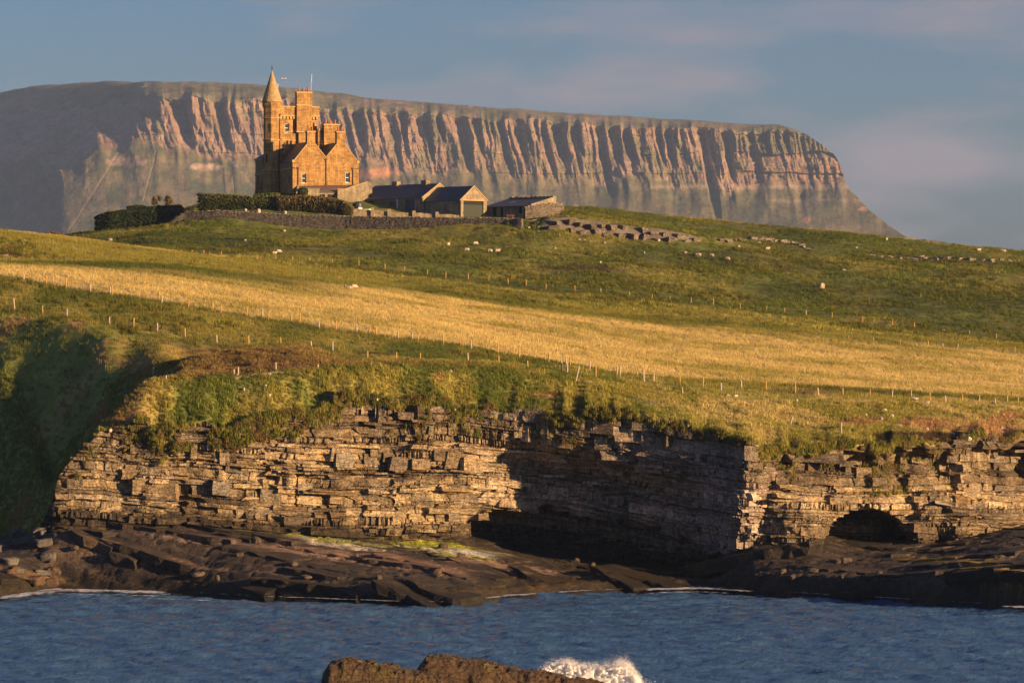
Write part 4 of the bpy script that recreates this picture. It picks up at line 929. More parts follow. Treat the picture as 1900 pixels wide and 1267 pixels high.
def coping(xa, za, xb, zb_):
    MB().add([(xa,-.1,za),(xb,-.1,zb_),(xb,.62,zb_),(xa,.62,za),(xa,-.1,za+.3),(xb,-.1,zb_+.3),(xb,.62,zb_+.3),(xa,.62,za+.3)], [(3,2,1,0),(4,5,6,7),(0,1,5,4),(1,2,6,5),(2,3,7,6),(3,0,4,7)]).build('coping', M_trim, castle)
coping(0.45, 7.98, 3.5, 11.7); coping(5.45, 11.8, 8.0, 8.72); coping(8.15, 8.72, 10.7, 11.8); coping(12.7, 11.8, 15.7, 7.98)
for x0 in (-.12, 15.62): MB().box(x0, x0 + .6, -.12, .6, 7.55, 8.15).build('kneeler', M_trim, castle)
chimney(castle, 3.5, 5.45, -.12, 1.3, 11.4, 15.0, 2); chimney(castle, 10.7, 12.65, -.12, 1.3, 11.4, 15.0, 2)
chimney(castle, 10.2, 13.9, 8.2, 10.4, 8.6, 17.1, 3)
chimney(castle, 9.0, 10.1, 9.2, 10.6, 8.6, 16.0, 0)
lad = MB()
for xx in (9.1, 9.85): lad.tube((xx, 8.6, 12.0), (xx, 9.05, 16.6), .05, .05, 5)
for k in range(9): lad.tube((9.1, 8.65 + .045 * k, 12.4 + .46 * k), (9.85, 8.65 + .045 * k, 12.4 + .46 * k), .035, .035, 5)
lad.build('roof_ladder', M_bench, castle)
# square tower with its parapet, big stack and string courses
tfn = lambda x, y, z: (x, y + 12.0, z)
th_ = [rect(1.7, 2.8, 15.0, 17.2), rect(0.75, 1.75, 10.4, 12.6)]
MB().slab(rect(0.3, 9.6, BZ0, 18.9), th_, 0.6, tfn).build('tower_wall', M_stone, castle)
for h in th_: sash(castle, h[0][0], h[1][0], h[0][1], h[2][1], 0.34, tfn)
MB().box(0.3, 0.9, 12.6, 20, BZ0, 18.9).build('tower_wall', M_stone, castle)
MB().box(9.0, 9.6, 12.6, 20, BZ0, 18.9).build('tower_wall', M_stone, castle)
MB().box(0.9, 9.0, 19.4, 20, BZ0, 18.9).build('tower_wall', M_stone, castle)
pb = MB()
pb.box(-.05, 9.95, 11.6, 12.15, 19.0, 21.0); pb.box(-.05, 9.95, 19.85, 20.4, 19.0, 21.0); pb.box(-.05, .5, 12.15, 19.85, 19.0, 21.0); pb.box(9.4, 9.95, 12.15, 19.85, 19.0, 21.0)
par = pb.build('parapet', M_stone, castle)
MB().box(-.2, 10.1, 11.45, 12.2, 21.0, 21.25).build('coping', M_trim, par); MB().box(-.12, 10.02, 11.53, 12.0, 18.85, 19.05).build('string_course', M_trim, castle)
MB().box(.5, 9.4, 12.2, 19.8, 18.6, 18.85).build('tower_roof', M_slate, castle)
for i in range(5): MB().box(0.45 + i * .82, .95 + i * .82, 11.62, 12.02, 18.2, 18.86).build('corbel', M_trim, castle)
for x0 in (8.5, 9.3): MB().box(x0, x0 + .45, 11.62, 12.02, 18.2, 18.86).build('corbel', M_trim, castle)
for z0 in (15.3, 13.2): MB().box(.25, 4.4 if z0 > 14 else 4.9, 11.9, 12.02, z0 - .1, z0 + .08).build('string_course', M_trim, castle)
chimney(castle, 4.4, 8.1, 11.05, 12.6, 15.3, 24.7, 3)
MB().box(4.9, 8.3, 11.25, 12.05, 8.5, 15.3).build('chimney_breast', M_stone, castle)
MB().box(4.32, 8.18, 10.97, 12.05, 15.1, 15.35).build('string_course', M_trim, castle); MB().box(4.33, 8.17, 10.98, 12.68, 21.4, 21.6).build('string_course', M_trim, castle)
# turret with stone cone
tx, ty = -1.35, 12.2
MB().tube((tx,ty,BZ0), (tx,ty,6.2), 2.2, 2.2, 8, .39).build('turret_base', M_stone, castle)
MB().tube((tx,ty,6.2), (tx,ty,21.2), 2.0, 2.0, 8, .39).build('turret', M_stone, castle)
for z0 in (6.2, 13.2, 18.4): MB().tube((tx,ty,z0-.1), (tx,ty,z0+.12), 2.26, 2.26, 8, .39).build('string_course', M_trim, castle)
MB().tube((tx,ty,20.6), (tx,ty,21.3), 2.02, 2.25, 8, .39).tube((tx,ty,21.3), (tx,ty,22.1), 2.25, 2.3, 8, .39).build('cornice', M_stone, castle)
MB().tube((tx,ty,22.1), (tx,ty,22.35), 2.45, 2.4, 24).tube((tx,ty,22.35), (tx,ty,29.4), 2.35, .12, 24).build('cone_roof', M_cone, castle)
fin = MB().tube((tx,ty,29.3), (tx,ty,30.9), .09, .05, 6).tube((tx,ty,29.9), (tx,ty,30.1), .08, .24, 8).tube((tx,ty,30.1), (tx,ty,30.3), .24, .08, 8); fin.build('finial', M_iron, castle)
for a_, zz, hh in ((-2.0, 15, 2.0), (-2.0, 3, 2.2), (-2.6, 8, 2.0)):
    c_, s_ = math.cos(a_), math.sin(a_); MB().box(-.25, .25, -.02, .06, 0, hh)
    q = MB().box(-.22, .22, -.03, .03, zz, zz + hh); q.v = [(tx + c_*1.93 - s_*x + c_*y, ty + s_*1.93 + c_*x + s_*y, z) for x, y, z in q.v]; q.build('slit_window', M_dark, castle)
MB().box(0.25, 0.75, 10.9, 11.98, BZ0, 18.2).build('stair_shaft', M_stone, castle)
for (x, y, z0, z1) in ((0.1, 10.75, 0, 19), (0.95, 11.85, 12.7, 18.3), (1.3, -.12, -.5, 6.2), (8.1, -.12, -.8, 8.2), (14.6, -.12, -.5, 6.2)):
    MB().tube((x, y, z0), (x, y, z1), .11, .11, 6).box(x-.22, x+.22, y-.12, y+.08, z1-.1, z1+.3).build('downpipe', M_iron, castle)
MB().tube((1.35, -.12, 6.15), (0, -.12, 6.3), .08, .08, 6).build('gutter', M_iron, castle); MB().tube((14.6, -.12, 6.15), (16.2, -.12, 6.3), .08, .08, 6).build('gutter', M_iron, castle)
# low stair wing at the far left with battered buttress
MB().box(-3.0, 0.2, 14.4, 20.5, BZ0, 9.0).build('stair_wing', M_stone, castle)
MB().add([(-3.25,14.1,9.0),(.25,14.1,9.0),(.25,20.7,9.0),(-3.25,20.7,9.0),(-1.2,16,10.4),(.2,16,10.4),(.2,19,10.4),(-1.2,19,10.4)], [(3,2,1,0),(4,5,6,7),(0,1,5,4),(1,2,6,5),(2,3,7,6),(3,0,4,7)]).build('wing_roof', M_slate, castle)
MB().box(-3.2, .22, 14.2, 20.6, 5.2, 5.45).build('string_course', M_trim, castle); MB().box(-3.3, .24, 14.05, 20.7, 8.7, 8.98).build('string_course', M_trim, castle)
for yy in (14.3, 17.6): MB().add([(-4.3,yy,BZ0),(-2.98,yy,BZ0),(-2.98,yy+.9,BZ0),(-4.3,yy+.9,BZ0),(-3.25,yy,4.8),(-2.98,yy,5.1),(-2.98,yy+.9,5.1),(-3.25,yy+.9,4.8)], [(3,2,1,0),(4,5,6,7),(0,1,5,4),(1,2,6,5),(2,3,7,6),(3,0,4,7)]).build('buttress', M_stone, castle)
MB().tube((-.1, 11.6, 20.0), (-.1, 11.6, 26.2), .07, .05, 6).tube((-.1,11.6,26.2), (-.1,11.6,26.4), .12, .1, 6).build('flagpole', M_white, castle)
ant = MB().tube((8.3, 12.5, 20.8), (8.3, 12.5, 27.4), .05, .04, 6).tube((8.35, 12.5, 27.0), (8.45, 12.5, 28.9), .10, .10, 8); ant.build('aerial', M_metal, castle)

# low outbuilding in front of the gables
ob = empty('outbuilding', CB, math.radians(20)); tag(ob, 'low lean-to with a brown-purple roof under the twin gables, raked stone end wall', 'outbuilding')
MB().add([(1,-.15,2.1),(16,-.15,2.6),(16,-4.2,0.6),(1,-4.2,0.6),(1,-.15,1.9),(16,-.15,2.4),(16,-4.2,0.4),(1,-4.2,0.4)], [(3,2,1,0),(4,5,6,7),(0,1,5,4),(1,2,6,5),(2,3,7,6),(3,0,4,7)]).build('roof', M_slate2, ob)
fw = lambda x, y, z: (x, y - 4.0, z)
MB().slab(rect(1.0, 9.4, -4, .45), [rect(5.2, 6.6, -2, .1), rect(7.2, 8.8, -1.2, .1)], .4, fw).build('front_wall', M_stone2, ob)
for h in (rect(5.2, 6.6, -2, .1), rect(7.2, 8.8, -1.2, .1)): MB().slab(h, [], .05, lambda x, y, z: (x, y - 3.75, z)).build('door', M_dark, ob)
MB().slab([(9.4,-4.5),(17.8,-4.5),(17.8,3.0),(17.2,3.15),(16.6,3.0),(11.0,1.2),(9.4,1.2)], [], .5, lambda x, y, z: (x, y - 4.9, z)).build('end_wall', M_stone2, ob)
MB().add([(9.3,-5.0,1.21),(11,-5.0,1.21),(11,-4.3,1.21),(9.3,-4.3,1.21),(9.3,-5.0,1.4),(11,-5.0,1.4),(11,-4.3,1.4),(9.3,-4.3,1.4)], [(3,2,1,0),(4,5,6,7),(0,1,5,4),(1,2,6,5),(2,3,7,6),(3,0,4,7)]).build('coping', M_trim, ob)
MB().slab([(11,1.22),(16.6,3.02),(16.6,3.2),(11,1.4)], [], .7, lambda x, y, z: (x, y - 5.0, z)).build('coping', M_trim, ob)
MB().box(2.0, 4.8, -5.6, -4.6, -4.0, 1.3).box(1.9, 4.9, -5.7, -4.5, 1.3, 1.48).build('gate_pier', M_stone2, ob)
MB().add([(-.6,-3.2,-3),(1.2,-3.2,-3),(1.2,-2.6,-3),(-.6,-2.6,-3),(.2,-3.2,2.2),(.5,-3.2,2.3),(.5,-2.6,2.3),(.2,-2.6,2.2)], [(3,2,1,0),(4,5,6,7),(0,1,5,4),(1,2,6,5),(2,3,7,6),(3,0,4,7)]).build('wing_wall', M_stone2, ob)

# stone sheds below the castle
SB = P(855, 400, 903); SR = math.radians(43)
def flank(x0): return lambda x, y, z: (x0 + y, x, z)      # long wall facing left: x runs back along the shed
def gabled(name, label, y0, y1, w, ze_, zr_, holes, x0=0.0, gh=None):
    e = empty(name, SB, SR); tag(e, label, 'shed')
    MB().slab(rect(y0 + .42, y1 - .02, -2.5, ze_), holes, .4, lambda x, y, z: (x0 + y, x, z)).build('side_wall', M_stone2, e)
    MB().box(x0 + w - .4, x0 + w, y0 + .42, y1, -2.5, ze_).build('side_wall', M_stone2, e)
    g = [(x0,-2.5),(x0+w,-2.5),(x0+w,ze_),(x0+w/2,zr_),(x0,ze_)]
    MB().slab(g, gh or [], .4, lambda x, y, z: (x, y + y0, z)).build('gable_wall', M_stone2, e)
    MB().slab(g, [], .4, lambda x, y, z: (x, y + y1, z)).build('gable_wall', M_stone2, e)
    for xa, xb in ((x0 - .3, x0 + w/2), (x0 + w + .3, x0 + w/2)):
        k = (zr_ - ze_) / (w / 2); roof_plane(e, 'roof', xa, ze_ - .3 * k + .2, xb, zr_ + .2, y0 + .05, y1 + .5, M_slate, .15)
        roof_plane(e, 'verge', xa, ze_ - .3 * k + .3, xb, zr_ + .3, y0 - .15, y0 + .3, M_trim, .22)
    return e
e = gabled('garage', 'stone shed with a big dark green double door in its lit gable', 0, 11.6, 8.0, 3.5, 6.6, [], 0, [rect(0.8, 7.0, -2.4, 3.4)])
MB().slab(rect(.8, 7.0, -2.4, 2.5), [], .08, lambda x, y, z: (x, y + .25, z)).build('garage_door', M_doorg, e)
MB().slab(rect(.8, 7.0, 2.5, 3.35), [], .06, lambda x, y, z: (x, y + .3, z)).build('door_head', M_dark, e)
MB().box(.5, 7.3, -.06, .0, 3.4, 3.62).build('lintel', M_trim, e)
dh = [rect(29.5, 31.7, -2.2, 3.9), rect(26.3, 27.4, 1.0, 3.4), rect(21.2, 24.1, -2.2, 3.6), rect(14.9, 18.3, -2.2, 3.9)]
e = gabled('stable_block', 'long slate-roofed stone shed with two stub chimneys and a bright green shutter', 12.3, 34.2, 10.2, 4.3, 7.5, dh, -0.6)
for h, m_ in zip(dh, (M_dark, M_greenpaint, M_doorb, M_doorb)):
    MB().slab(h, [], .06, lambda x, y, z: (-.6 + y + .22, x, z)).build('shutter' if m_ is M_greenpaint else 'door', m_, e)
for h in (dh[2], dh[3]):
    MB().box(-.68, -.3, h[0][0] - .3, h[0][0] - .002, -2.2, 4.2).build('door_jamb', M_white if h is dh[2] else M_trim, e)
for yy in (16.3, 26.5): MB().box(4.0, 5.2, yy, yy + 1.8, 7.0, 8.5).build('chimney', M_stone2, e)
ls = empty('lean_to_shed', P(985, 398, 900), SR); tag(ls, 'low flat stone shed with a single sloping roof, sky-lit strip and stone end wall', 'shed')
dh = [rect(1.2, 2.4, .3, 1.9), rect(3.0, 4.0, .3, 1.9), rect(9.2, 10.2, -.2, 1.9), rect(11.4, 12.8, -1.5, 1.9)]
MB().slab(rect(.4, 15.2, -2.5, 2.1), dh, .4, lambda x, y, z: (y, x, z)).build('front_wall', M_stone2, ls)
for h in dh: MB().slab(h, [], .05, lambda x, y, z: (y + .25, x, z)).build('opening', M_dark, ls)
MB().slab([(0,-2.5),(7.9,-2.5),(7.9,4.3),(0,2.3)], [], .4).build('end_wall', M_stone2, ls)
MB().box(7.5, 7.9, .4, 15, -2.5, 4.1).build('back_wall', M_stone2, ls)
roof_plane(ls, 'roof', -.4, 2.0, 7.8, 4.1, .42, 15.6, M_slate, .14)
roof_plane(ls, 'skylight', 1.5, 2.56, 6.2, 3.76, 1.2, 2.0, M_glass, .03); roof_plane(ls, 'skylight', 2.0, 2.69, 4.0, 3.2, 9.0, 10.0, M_glass, .03)
rk = np.random.default_rng(4)
for i in range(22):
    q = MB().box(7.2, 8.0, .3 + i * .68, .3 + i * .68 + rk.uniform(.45, .62), 4.15, 4.15 + rk.uniform(.12, .32)); q.build('coping_stone', M_stone2, ls)

def stone_wall(name, label, pts, th, seed, mat=M_rubble, step=0.4, coping=True, cat='wall'):
    """rubble wall through (px, distance, top row, foot row); the foot runs into the ground"""
    a = [(P(p, yt, d), zy(yb, d) - .6) for p, d, yt, yb in pts]
    A = np.array([[*q[0], q[1]] for q in a]); seg = np.r_[0, np.cumsum(np.hypot(np.diff(A[:, 0]), np.diff(A[:, 1])))]
    n = max(4, int(seg[-1] / step)); s = np.linspace(0, seg[-1], n); W = np.stack([np.interp(s, seg, A[:, k]) for k in range(4)], 1)
    t = np.gradient(W[:, :2], axis=0); t /= np.linalg.norm(t, axis=1)[:, None]; nn = np.stack([t[:, 1], -t[:, 0]], 1)
    lv = np.linspace(0, 1, 9); vs = []
    org = Vector((A[0, 0], A[0, 1], A[0, 3]))
    top = W[:, 2] + .16 * fbm(s / .7, seed, 0, 3, seed)
    for side in (1, -1):
        for l in (lv if side == 1 else lv[::-1]):
            off = side * (th * .5 * (1.12 - .24 * l)) + .05 * vnoise(s / .35, l * 9, 0, seed + side)
            vs.append(np.c_[W[:, 0] + nn[:, 0] * off - org.x, W[:, 1] + nn[:, 1] * off - org.y, W[:, 3] + (top - W[:, 3]) * l - org.z])
    vs = np.array(vs); R_ = vs.shape[0]; f = grid_faces(R_, n)
    e = empty(name, org); tag(e, label, cat)
    caps = np.array([[r * n, (r + 1) * n, (R_ - 2 - r) * n, (R_ - 1 - r) * n] for r in range(8)] + [[(r + 1) * n + n - 1, r * n + n - 1, (R_ - 1 - r) * n + n - 1, (R_ - 2 - r) * n + n - 1] for r in range(8)])
    link('masonry', mesh_np('masonry', vs.reshape(-1, 3), np.concatenate([f, caps])), mat, e)
    if coping:
        rg = np.random.default_rng(seed); shared = [rock_mesh('coping_stone', (.8, .6, .34), seed + k, (0.27, .225, .175), 1, .25, .8, .7) for k in range(4)]
        q = 0.3; cnt = 0
        while q < seg[-1] and cnt < 140:
            i = int(q / seg[-1] * (n - 1)); o = link('coping_stone', shared[rg.integers(4)], M_boulder, e)
            o.location = (W[i, 0] - org.x, W[i, 1] - org.y, top[i] - org.z + .06); o.rotation_euler = (0, 0, math.atan2(t[i, 1], t[i, 0]) + rg.normal(0, .2)); s_ = rg.uniform(.7, 1.25); o.scale = (s_, 1, s_)
            q += rg.uniform(.55, 1.3); cnt += 1
    return e
stone_wall('field_wall', 'long grey rubble wall along the foot of the castle garden and yard', [(300,895,424,428),(322,894,408,424),(344,893.5,393,416),(400,890.5,391,413),(450,888.5,393,416),(520,885.5,398,422),(640,880.5,402,430),(800,872,404,431),(900,867,405,431),(966,863.5,406,429)], .8, 13)
stone_wall('yard_wall', 'low grey yard wall with stub piers in front of the slate-roofed sheds', [(640,889,386,404),(700,889,391,406),(760,889,395,407),(852,889,399,408)], .5, 17, M_stone2, coping=False)
for p, yt in ((645,386),(691,388),(722,391),(768,394),(811,396)):
    c = P(p, yt, 888.6); yw = bpy.data.objects['yard_wall']; o = MB().box(-.35, .35, -.4, .4, -2, .35).build('pier', M_stone2, yw); o.location = Vector(c) - yw.location
stone_wall('end_wall', 'sunlit stone wall beside the end of the low sloping-roofed shed', [(974,897,385,402),(1000,898,379,399),(1045,904,377,392)], .6, 19)
stone_wall('wall_pier', 'square sunlit stone pier closing the right end of the long rubble wall', [(962,863.2,405,431),(969,862.8,405,431)], .9, 23, coping=False, cat='pier')

# black water tank, small boat, picnic table in the yard
g = float(H(664, 893)); t = empty('water_tank', ((664-950)/F*893, 893, g - .1)); tag(t, 'dark round water tank between the raked end wall and the long shed', 'tank')
MB().tube((0,0,0), (0,0,2.6), 1.25, 1.25, 20).build('tank_body', M_tank, t, False); MB().tube((0,0,2.6), (0,0,2.9), 1.2, .5, 20).build('tank_top', M_tank, t); MB().tube((0,0,2.9), (0,0,3.05), .35, .35, 12).build('lid', M_tank, t)
bt = empty('rowing_boat', P(676, 394, 892), math.radians(8)); tag(bt, 'small pale green boat lying behind the low yard wall', 'boat')
hv = []; 
for i, (x, w_, h_) in enumerate(((-1.9,.55,.75),(-1,.8,.7),(0,.9,.68),(1,.75,.72),(1.9,.08,.9))):
    hv += [(x, -w_, h_), (x, -w_ * .6, 0), (x, w_ * .6, 0), (x, w_, h_)]
hf = [(4*i+j, 4*i+j+1, 4*i+j+5, 4*i+j+4) for i in range(4) for j in range(3)] + [(0,1,2,3)]
MB().add(hv, hf).build('hull', M_boat, bt)
for x in (-1, .3): MB().box(x, x + .3, -.75, .75, .5, .56).build('thwart', M_bench, bt)
MB().box(-1.4, -.5, -.5, .4, .56, 1.05).build('cover', M_white, bt)
pt = empty('picnic_table', P(946, 404, 893), math.radians(12)); pt.location.z = float(H(946, 893)) - .02; tag(pt, 'red-brown wooden picnic table in front of the low shed', 'table')
for yy in (-.36, 0, .36): MB().box(-.95, .95, yy - .16, yy + .16, .72, .77).build('tabletop_plank', M_bench, pt)
for yy in (-.85, .85): MB().box(-.95, .95, yy - .14, yy + .14, .42, .47).build('bench_plank', M_bench, pt)
for xx in (-.7, .7):
    for s_ in (-1, 1): MB().tube((xx, s_ * .3, .72), (xx, s_ * .75, 0), .05, .05, 4).build('leg', M_bench, pt)
    MB().box(xx - .04, xx + .04, -.9, .9, .35, .42).build('crossbar', M_bench, pt)

# ================================================================= HEDGES, PALMS, SHRUBS
def leaves_mesh(name, centers, size, cols, rng, flat=0.0):
    n = len(centers); a = rng.normal(size=(n, 3)); a /= np.linalg.norm(a, axis=1)[:, None]
    b = np.cross(a, rng.normal(size=(n, 3))); b /= np.linalg.norm(b, axis=1)[:, None]
    s = size * rng.uniform(.6, 1.4, n)[:, None]; a = a * s; b = b * s * .55
    v = np.stack([centers - a, centers - b * .9, centers + a, centers + b * .9], 1)
    return mesh_np(name, v.reshape(-1, 3), np.arange(n * 4).reshape(-1, 4), np.repeat(cols, 4, 0))
def hedge(name, label, pts, width, n, ctop, cside, seed, spiky=0.0, trunks=False, cat='hedge', leaf=.24):
    rg = np.random.default_rng(seed); A = np.array([[(p-950)/F*d, d, zy(yt, d), zy(yb, d) - .4] for p, d, yt, yb in pts])
    seg = np.r_[0, np.cumsum(np.hypot(np.diff(A[:, 0]), np.diff(A[:, 1])))]
    s = rg.uniform(0, seg[-1], n); W = np.stack([np.interp(s, seg, A[:, k]) for k in range(4)], 1)
    u = rg.uniform(-1, 1, n); l = rg.random(n); side = rg.random(n)
    endf = np.minimum(1, np.minimum(s, seg[-1] - s) / .8 + .15)
    face = side < .55
    off = np.where(face, np.sign(u) * (1 - .08 * rg.random(n)), u); l = np.where(face, l, 1 - .06 * rg.random(n))
    lump = .22 * fbm(s / 1.3, l * 3, 0, 3, seed) + .15 * fbm(s / .4, off * 2, 0, 2, seed + 1)
    rnd = 1 - .25 * sstep(.75, 1.0, l)
    y = W[:, 1] + off * width * .5 * rnd * endf + lump * .8
    z = W[:, 3] + (W[:, 2] - W[:, 3]) * l + lump * (l > .5) + spiky * rg.random(n) ** 3 * (l > .8)
    x = W[:, 0] + rg.normal(0, .12, n)
    org = np.array([A[0, 0], A[0, 1], A[0, 3]]); c = np.stack([x, y, z], 1) - org
    col = mixcol(np.broadcast_to(np.asarray(cside, float), (n, 3)).copy(), ctop, sstep(.55, 1.0, l + .35 * fbm(s / 2, l * 2, 0, 3, seed + 4))) * rg.uniform(.6, 1.4, n)[:, None]  # leaves paler towards the top: sunlight painted into their colour
    e = empty(name, org); tag(e, label, cat)
    link('foliage', leaves_mesh('foliage', c, leaf, col, rg), M_leaf, e)
    # dense inner twigs
    m = MB(); k = 40; q = np.linspace(0.4, seg[-1] - .4, k); B = np.stack([np.interp(q, seg, A[:, j]) for j in range(4)], 1) - np.array([*org, org[2]])
    vs = [(b_[0], b_[1] + sgn * width * .38, b_[3] if lo else b_[2] - .35) for b_ in B for sgn, lo in ((-1, 1), (-1, 0), (1, 0), (1, 1))]
    fs = [(4*i+j, 4*i+(j+1) % 4, 4*i+4+(j+1) % 4, 4*i+4+j) for i in range(k - 1) for j in range(4)] + [(3,2,1,0), (4*k-4,4*k-3,4*k-2,4*k-1)]
    m.add(vs, fs).build('twigs', M_twig, e)
    return e
M_twig = plain_mat('hedge_twigs', (0.025, 0.03, 0.012), 0.95, 0.4, 2.0)
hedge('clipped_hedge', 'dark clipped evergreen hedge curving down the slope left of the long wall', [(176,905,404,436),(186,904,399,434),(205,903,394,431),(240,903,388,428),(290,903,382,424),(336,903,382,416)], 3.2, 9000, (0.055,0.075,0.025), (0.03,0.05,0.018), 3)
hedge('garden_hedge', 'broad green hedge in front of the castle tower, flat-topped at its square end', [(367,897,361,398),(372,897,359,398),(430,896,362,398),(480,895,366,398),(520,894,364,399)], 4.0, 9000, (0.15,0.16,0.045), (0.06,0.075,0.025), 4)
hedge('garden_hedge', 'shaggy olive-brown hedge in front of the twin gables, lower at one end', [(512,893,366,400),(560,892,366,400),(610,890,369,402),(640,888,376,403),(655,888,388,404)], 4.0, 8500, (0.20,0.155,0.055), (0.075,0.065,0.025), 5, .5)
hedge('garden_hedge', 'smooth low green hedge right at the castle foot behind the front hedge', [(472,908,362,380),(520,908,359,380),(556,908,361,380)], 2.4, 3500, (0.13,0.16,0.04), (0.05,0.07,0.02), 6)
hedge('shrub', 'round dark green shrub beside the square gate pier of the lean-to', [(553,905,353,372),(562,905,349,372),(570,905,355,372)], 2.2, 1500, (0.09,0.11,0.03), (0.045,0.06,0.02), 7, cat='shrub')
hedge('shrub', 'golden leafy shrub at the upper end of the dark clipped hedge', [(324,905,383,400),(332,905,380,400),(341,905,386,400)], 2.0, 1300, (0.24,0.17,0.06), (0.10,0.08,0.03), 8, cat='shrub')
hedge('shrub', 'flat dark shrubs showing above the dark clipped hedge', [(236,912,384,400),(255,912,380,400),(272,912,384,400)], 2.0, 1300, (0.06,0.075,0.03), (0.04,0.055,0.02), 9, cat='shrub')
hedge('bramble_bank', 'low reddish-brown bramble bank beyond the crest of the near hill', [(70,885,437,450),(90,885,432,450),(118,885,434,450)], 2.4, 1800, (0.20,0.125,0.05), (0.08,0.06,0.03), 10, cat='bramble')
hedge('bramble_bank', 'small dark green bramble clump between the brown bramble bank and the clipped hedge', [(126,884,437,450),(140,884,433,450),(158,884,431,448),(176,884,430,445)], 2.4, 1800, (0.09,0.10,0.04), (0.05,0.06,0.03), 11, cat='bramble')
def palm(px, yb, ytop, d, seed, label, nh):
    b = P(px, yb, d); e = empty('cabbage_palm', b); tag(e, label, 'palm tree', None); rg = np.random.default_rng(seed)
    hgt = (yb - ytop) / F * d
    MB().tube((0,0,-.5), (.05,0,hgt * .7), .16, .12, 8).build('trunk', M_bark, e)
    vs, cs = [], []
    for hI in range(nh):
        hc = np.array([rg.normal(0, .65), rg.normal(0, .5), hgt * rg.uniform(.45, .8)])
        for k in range(110):
            a = rg.uniform(0, 2 * math.pi); el = rg.uniform(-.7, 1.4); l = rg.uniform(.8, 1.35)
            dv = np.array([math.cos(a) * math.cos(el), math.sin(a) * math.cos(el), math.sin(el)]); w_ = np.cross(dv, [0, 0, 1]); w_ = w_ / (np.linalg.norm(w_) + 1e-6) * .05
            mid = hc + dv * l * .6; tip = hc + dv * l - np.array([0, 0, .22 * l])
            vs += [hc - w_, mid - w_ * 1.4, tip, mid + w_ * 1.4]; cs.append(np.array((0.20, .16, .06)) * rg.uniform(.6, 1.3))
    link('crown', mesh_np('crown', np.array(vs), np.arange(len(vs)).reshape(-1, 4), np.repeat(np.array(cs), 4, 0)), M_leaf, e)
palm(286, 392, 360, 911, 1, 'spiky-headed cabbage palm with a reddish crown, taller of the pair above the hedge', 4)
palm(309, 392, 362, 910, 2, 'spiky-headed cabbage palm with a greener twin crown above the hedge', 5)

# ================================================================= FENCES
def post_mesh(seed, h=1.3, r=.062):
    rg = np.random.default_rng(seed); m = MB(); n = 7; rings = [(-.35, 1), (0, 1), (.6, .98), (h - .03, .95), (h, .7)]
    vs = [(math.cos(2*math.pi*i/n) * r * k * rg.uniform(.9, 1.1), math.sin(2*math.pi*i/n) * r * k * rg.uniform(.9, 1.1), z) for z, k in rings for i in range(n)]
    fs = [(j*n+i, j*n+(i+1) % n, (j+1)*n+(i+1) % n, (j+1)*n+i) for j in range(len(rings)-1) for i in range(n)] + [tuple(range((len(rings)-1)*n, len(rings)*n))]
    me = bpy.data.meshes.new('post'); me.from_pydata(vs, [], fs); me.update(); return me
PM = {0: [], 1: []}
for k, mt in ((0, M_wood), (1, M_woodpale)):
    for s in range(3): q = post_mesh(s + k * 5, 1.0, .085 if k == 0 else .10); q.materials.append(mt); PM[k].append(q)
rp_ = random.Random(3)
def fence(name, label, posts, dmin, dmax, wires=4, wh=None):
    pts = []
    for (px, y, h, k) in posts:
        c = hit(px, y, dmin, dmax); pts.append((c, h / F * c.y, k))
    e = empty(name, pts[0][0]); tag(e, label, 'fence'); org = pts[0][0]
    for c, h, k in pts:
        o = link('post', rp_.choice(PM[k]), None, e); o.location = c - org; o.scale = (1, 1, max(.5, min(h, 1.75)))
        o.rotation_euler = (rp_.gauss(0, .03), rp_.gauss(0, .035), rp_.uniform(0, 6))
    for w in range(wires):
        hh = .22 + w * .26; m = MB()
        for (a, ha, _), (b, hb, _) in zip(pts[:-1], pts[1:]):
            if (a - b).length < 26: m.tube(a - org + Vector((0, 0, min(hh, ha - .06))), b - org + Vector((0, 0, min(hh, hb - .06))), .004, .004, 3)
        if m.v: m.build('wire', M_wire, e)
    return e
fence('wire_fence', 'post and wire fence along the seaward edge of the golden hay field', [(44,522.6,14,1),(86,528,16,0),(97.7,528,18,0),(122.8,535.5,19,0),(167.7,543.5,15,1),(205,546,14,1),(209,550.7,20,0),(258,558.7,21,0),(295,559.6,17,0),(300,564.5,15,1),(349.6,573,18,0),(395,577.6,16,0),(409.6,584,18,0),(458,587,18,0),(487,588,15,1),(498,594,16,0),(541,600,17,0),(557,599.5,15,0),(592,610.6,15,1),(624,614.7,19,0),(661.6,619,18,1),(687,617,13,0),(699,625,17,0),(739,630.7,15,1),(765,630,14,1),(775.4,633.7,18,0),(823,640,19,0),(853,643.5,16,0),(874.4,647.6,16,1),(924,658.7,22,0),(953,657.7,16,0),(963.7,666,20,0),(1018,675.5,20,0),(1050,678,16,1),(1058,682,19,0),(1094,691.7,20,1),(1106,706.5,24,0),(1144.5,700,25,0),(1150.6,698.4,19,1),(1182,701,12,0),(1195,709,22,1),(1213,708,15,1),(1262,714,18,0),(1304,720,20,0),(1338,726.5,15,1),(1375.5,723,17,1),(1421,725,18,0),(1475.6,730.5,18,0),(1518,735.6,15,1),(1564,737,17,0),(1614,736,15,0),(1655,737.6,13,1),(1691,740,17,0),(1725.5,745,17,0),(1754.5,746.7,13,1),(1785.5,747.4,16,0),(1817,748.7,16,0),(1846,750.8,12,1),(1869,752,18,0),(1888.6,753.5,19,0)], 492, 570)
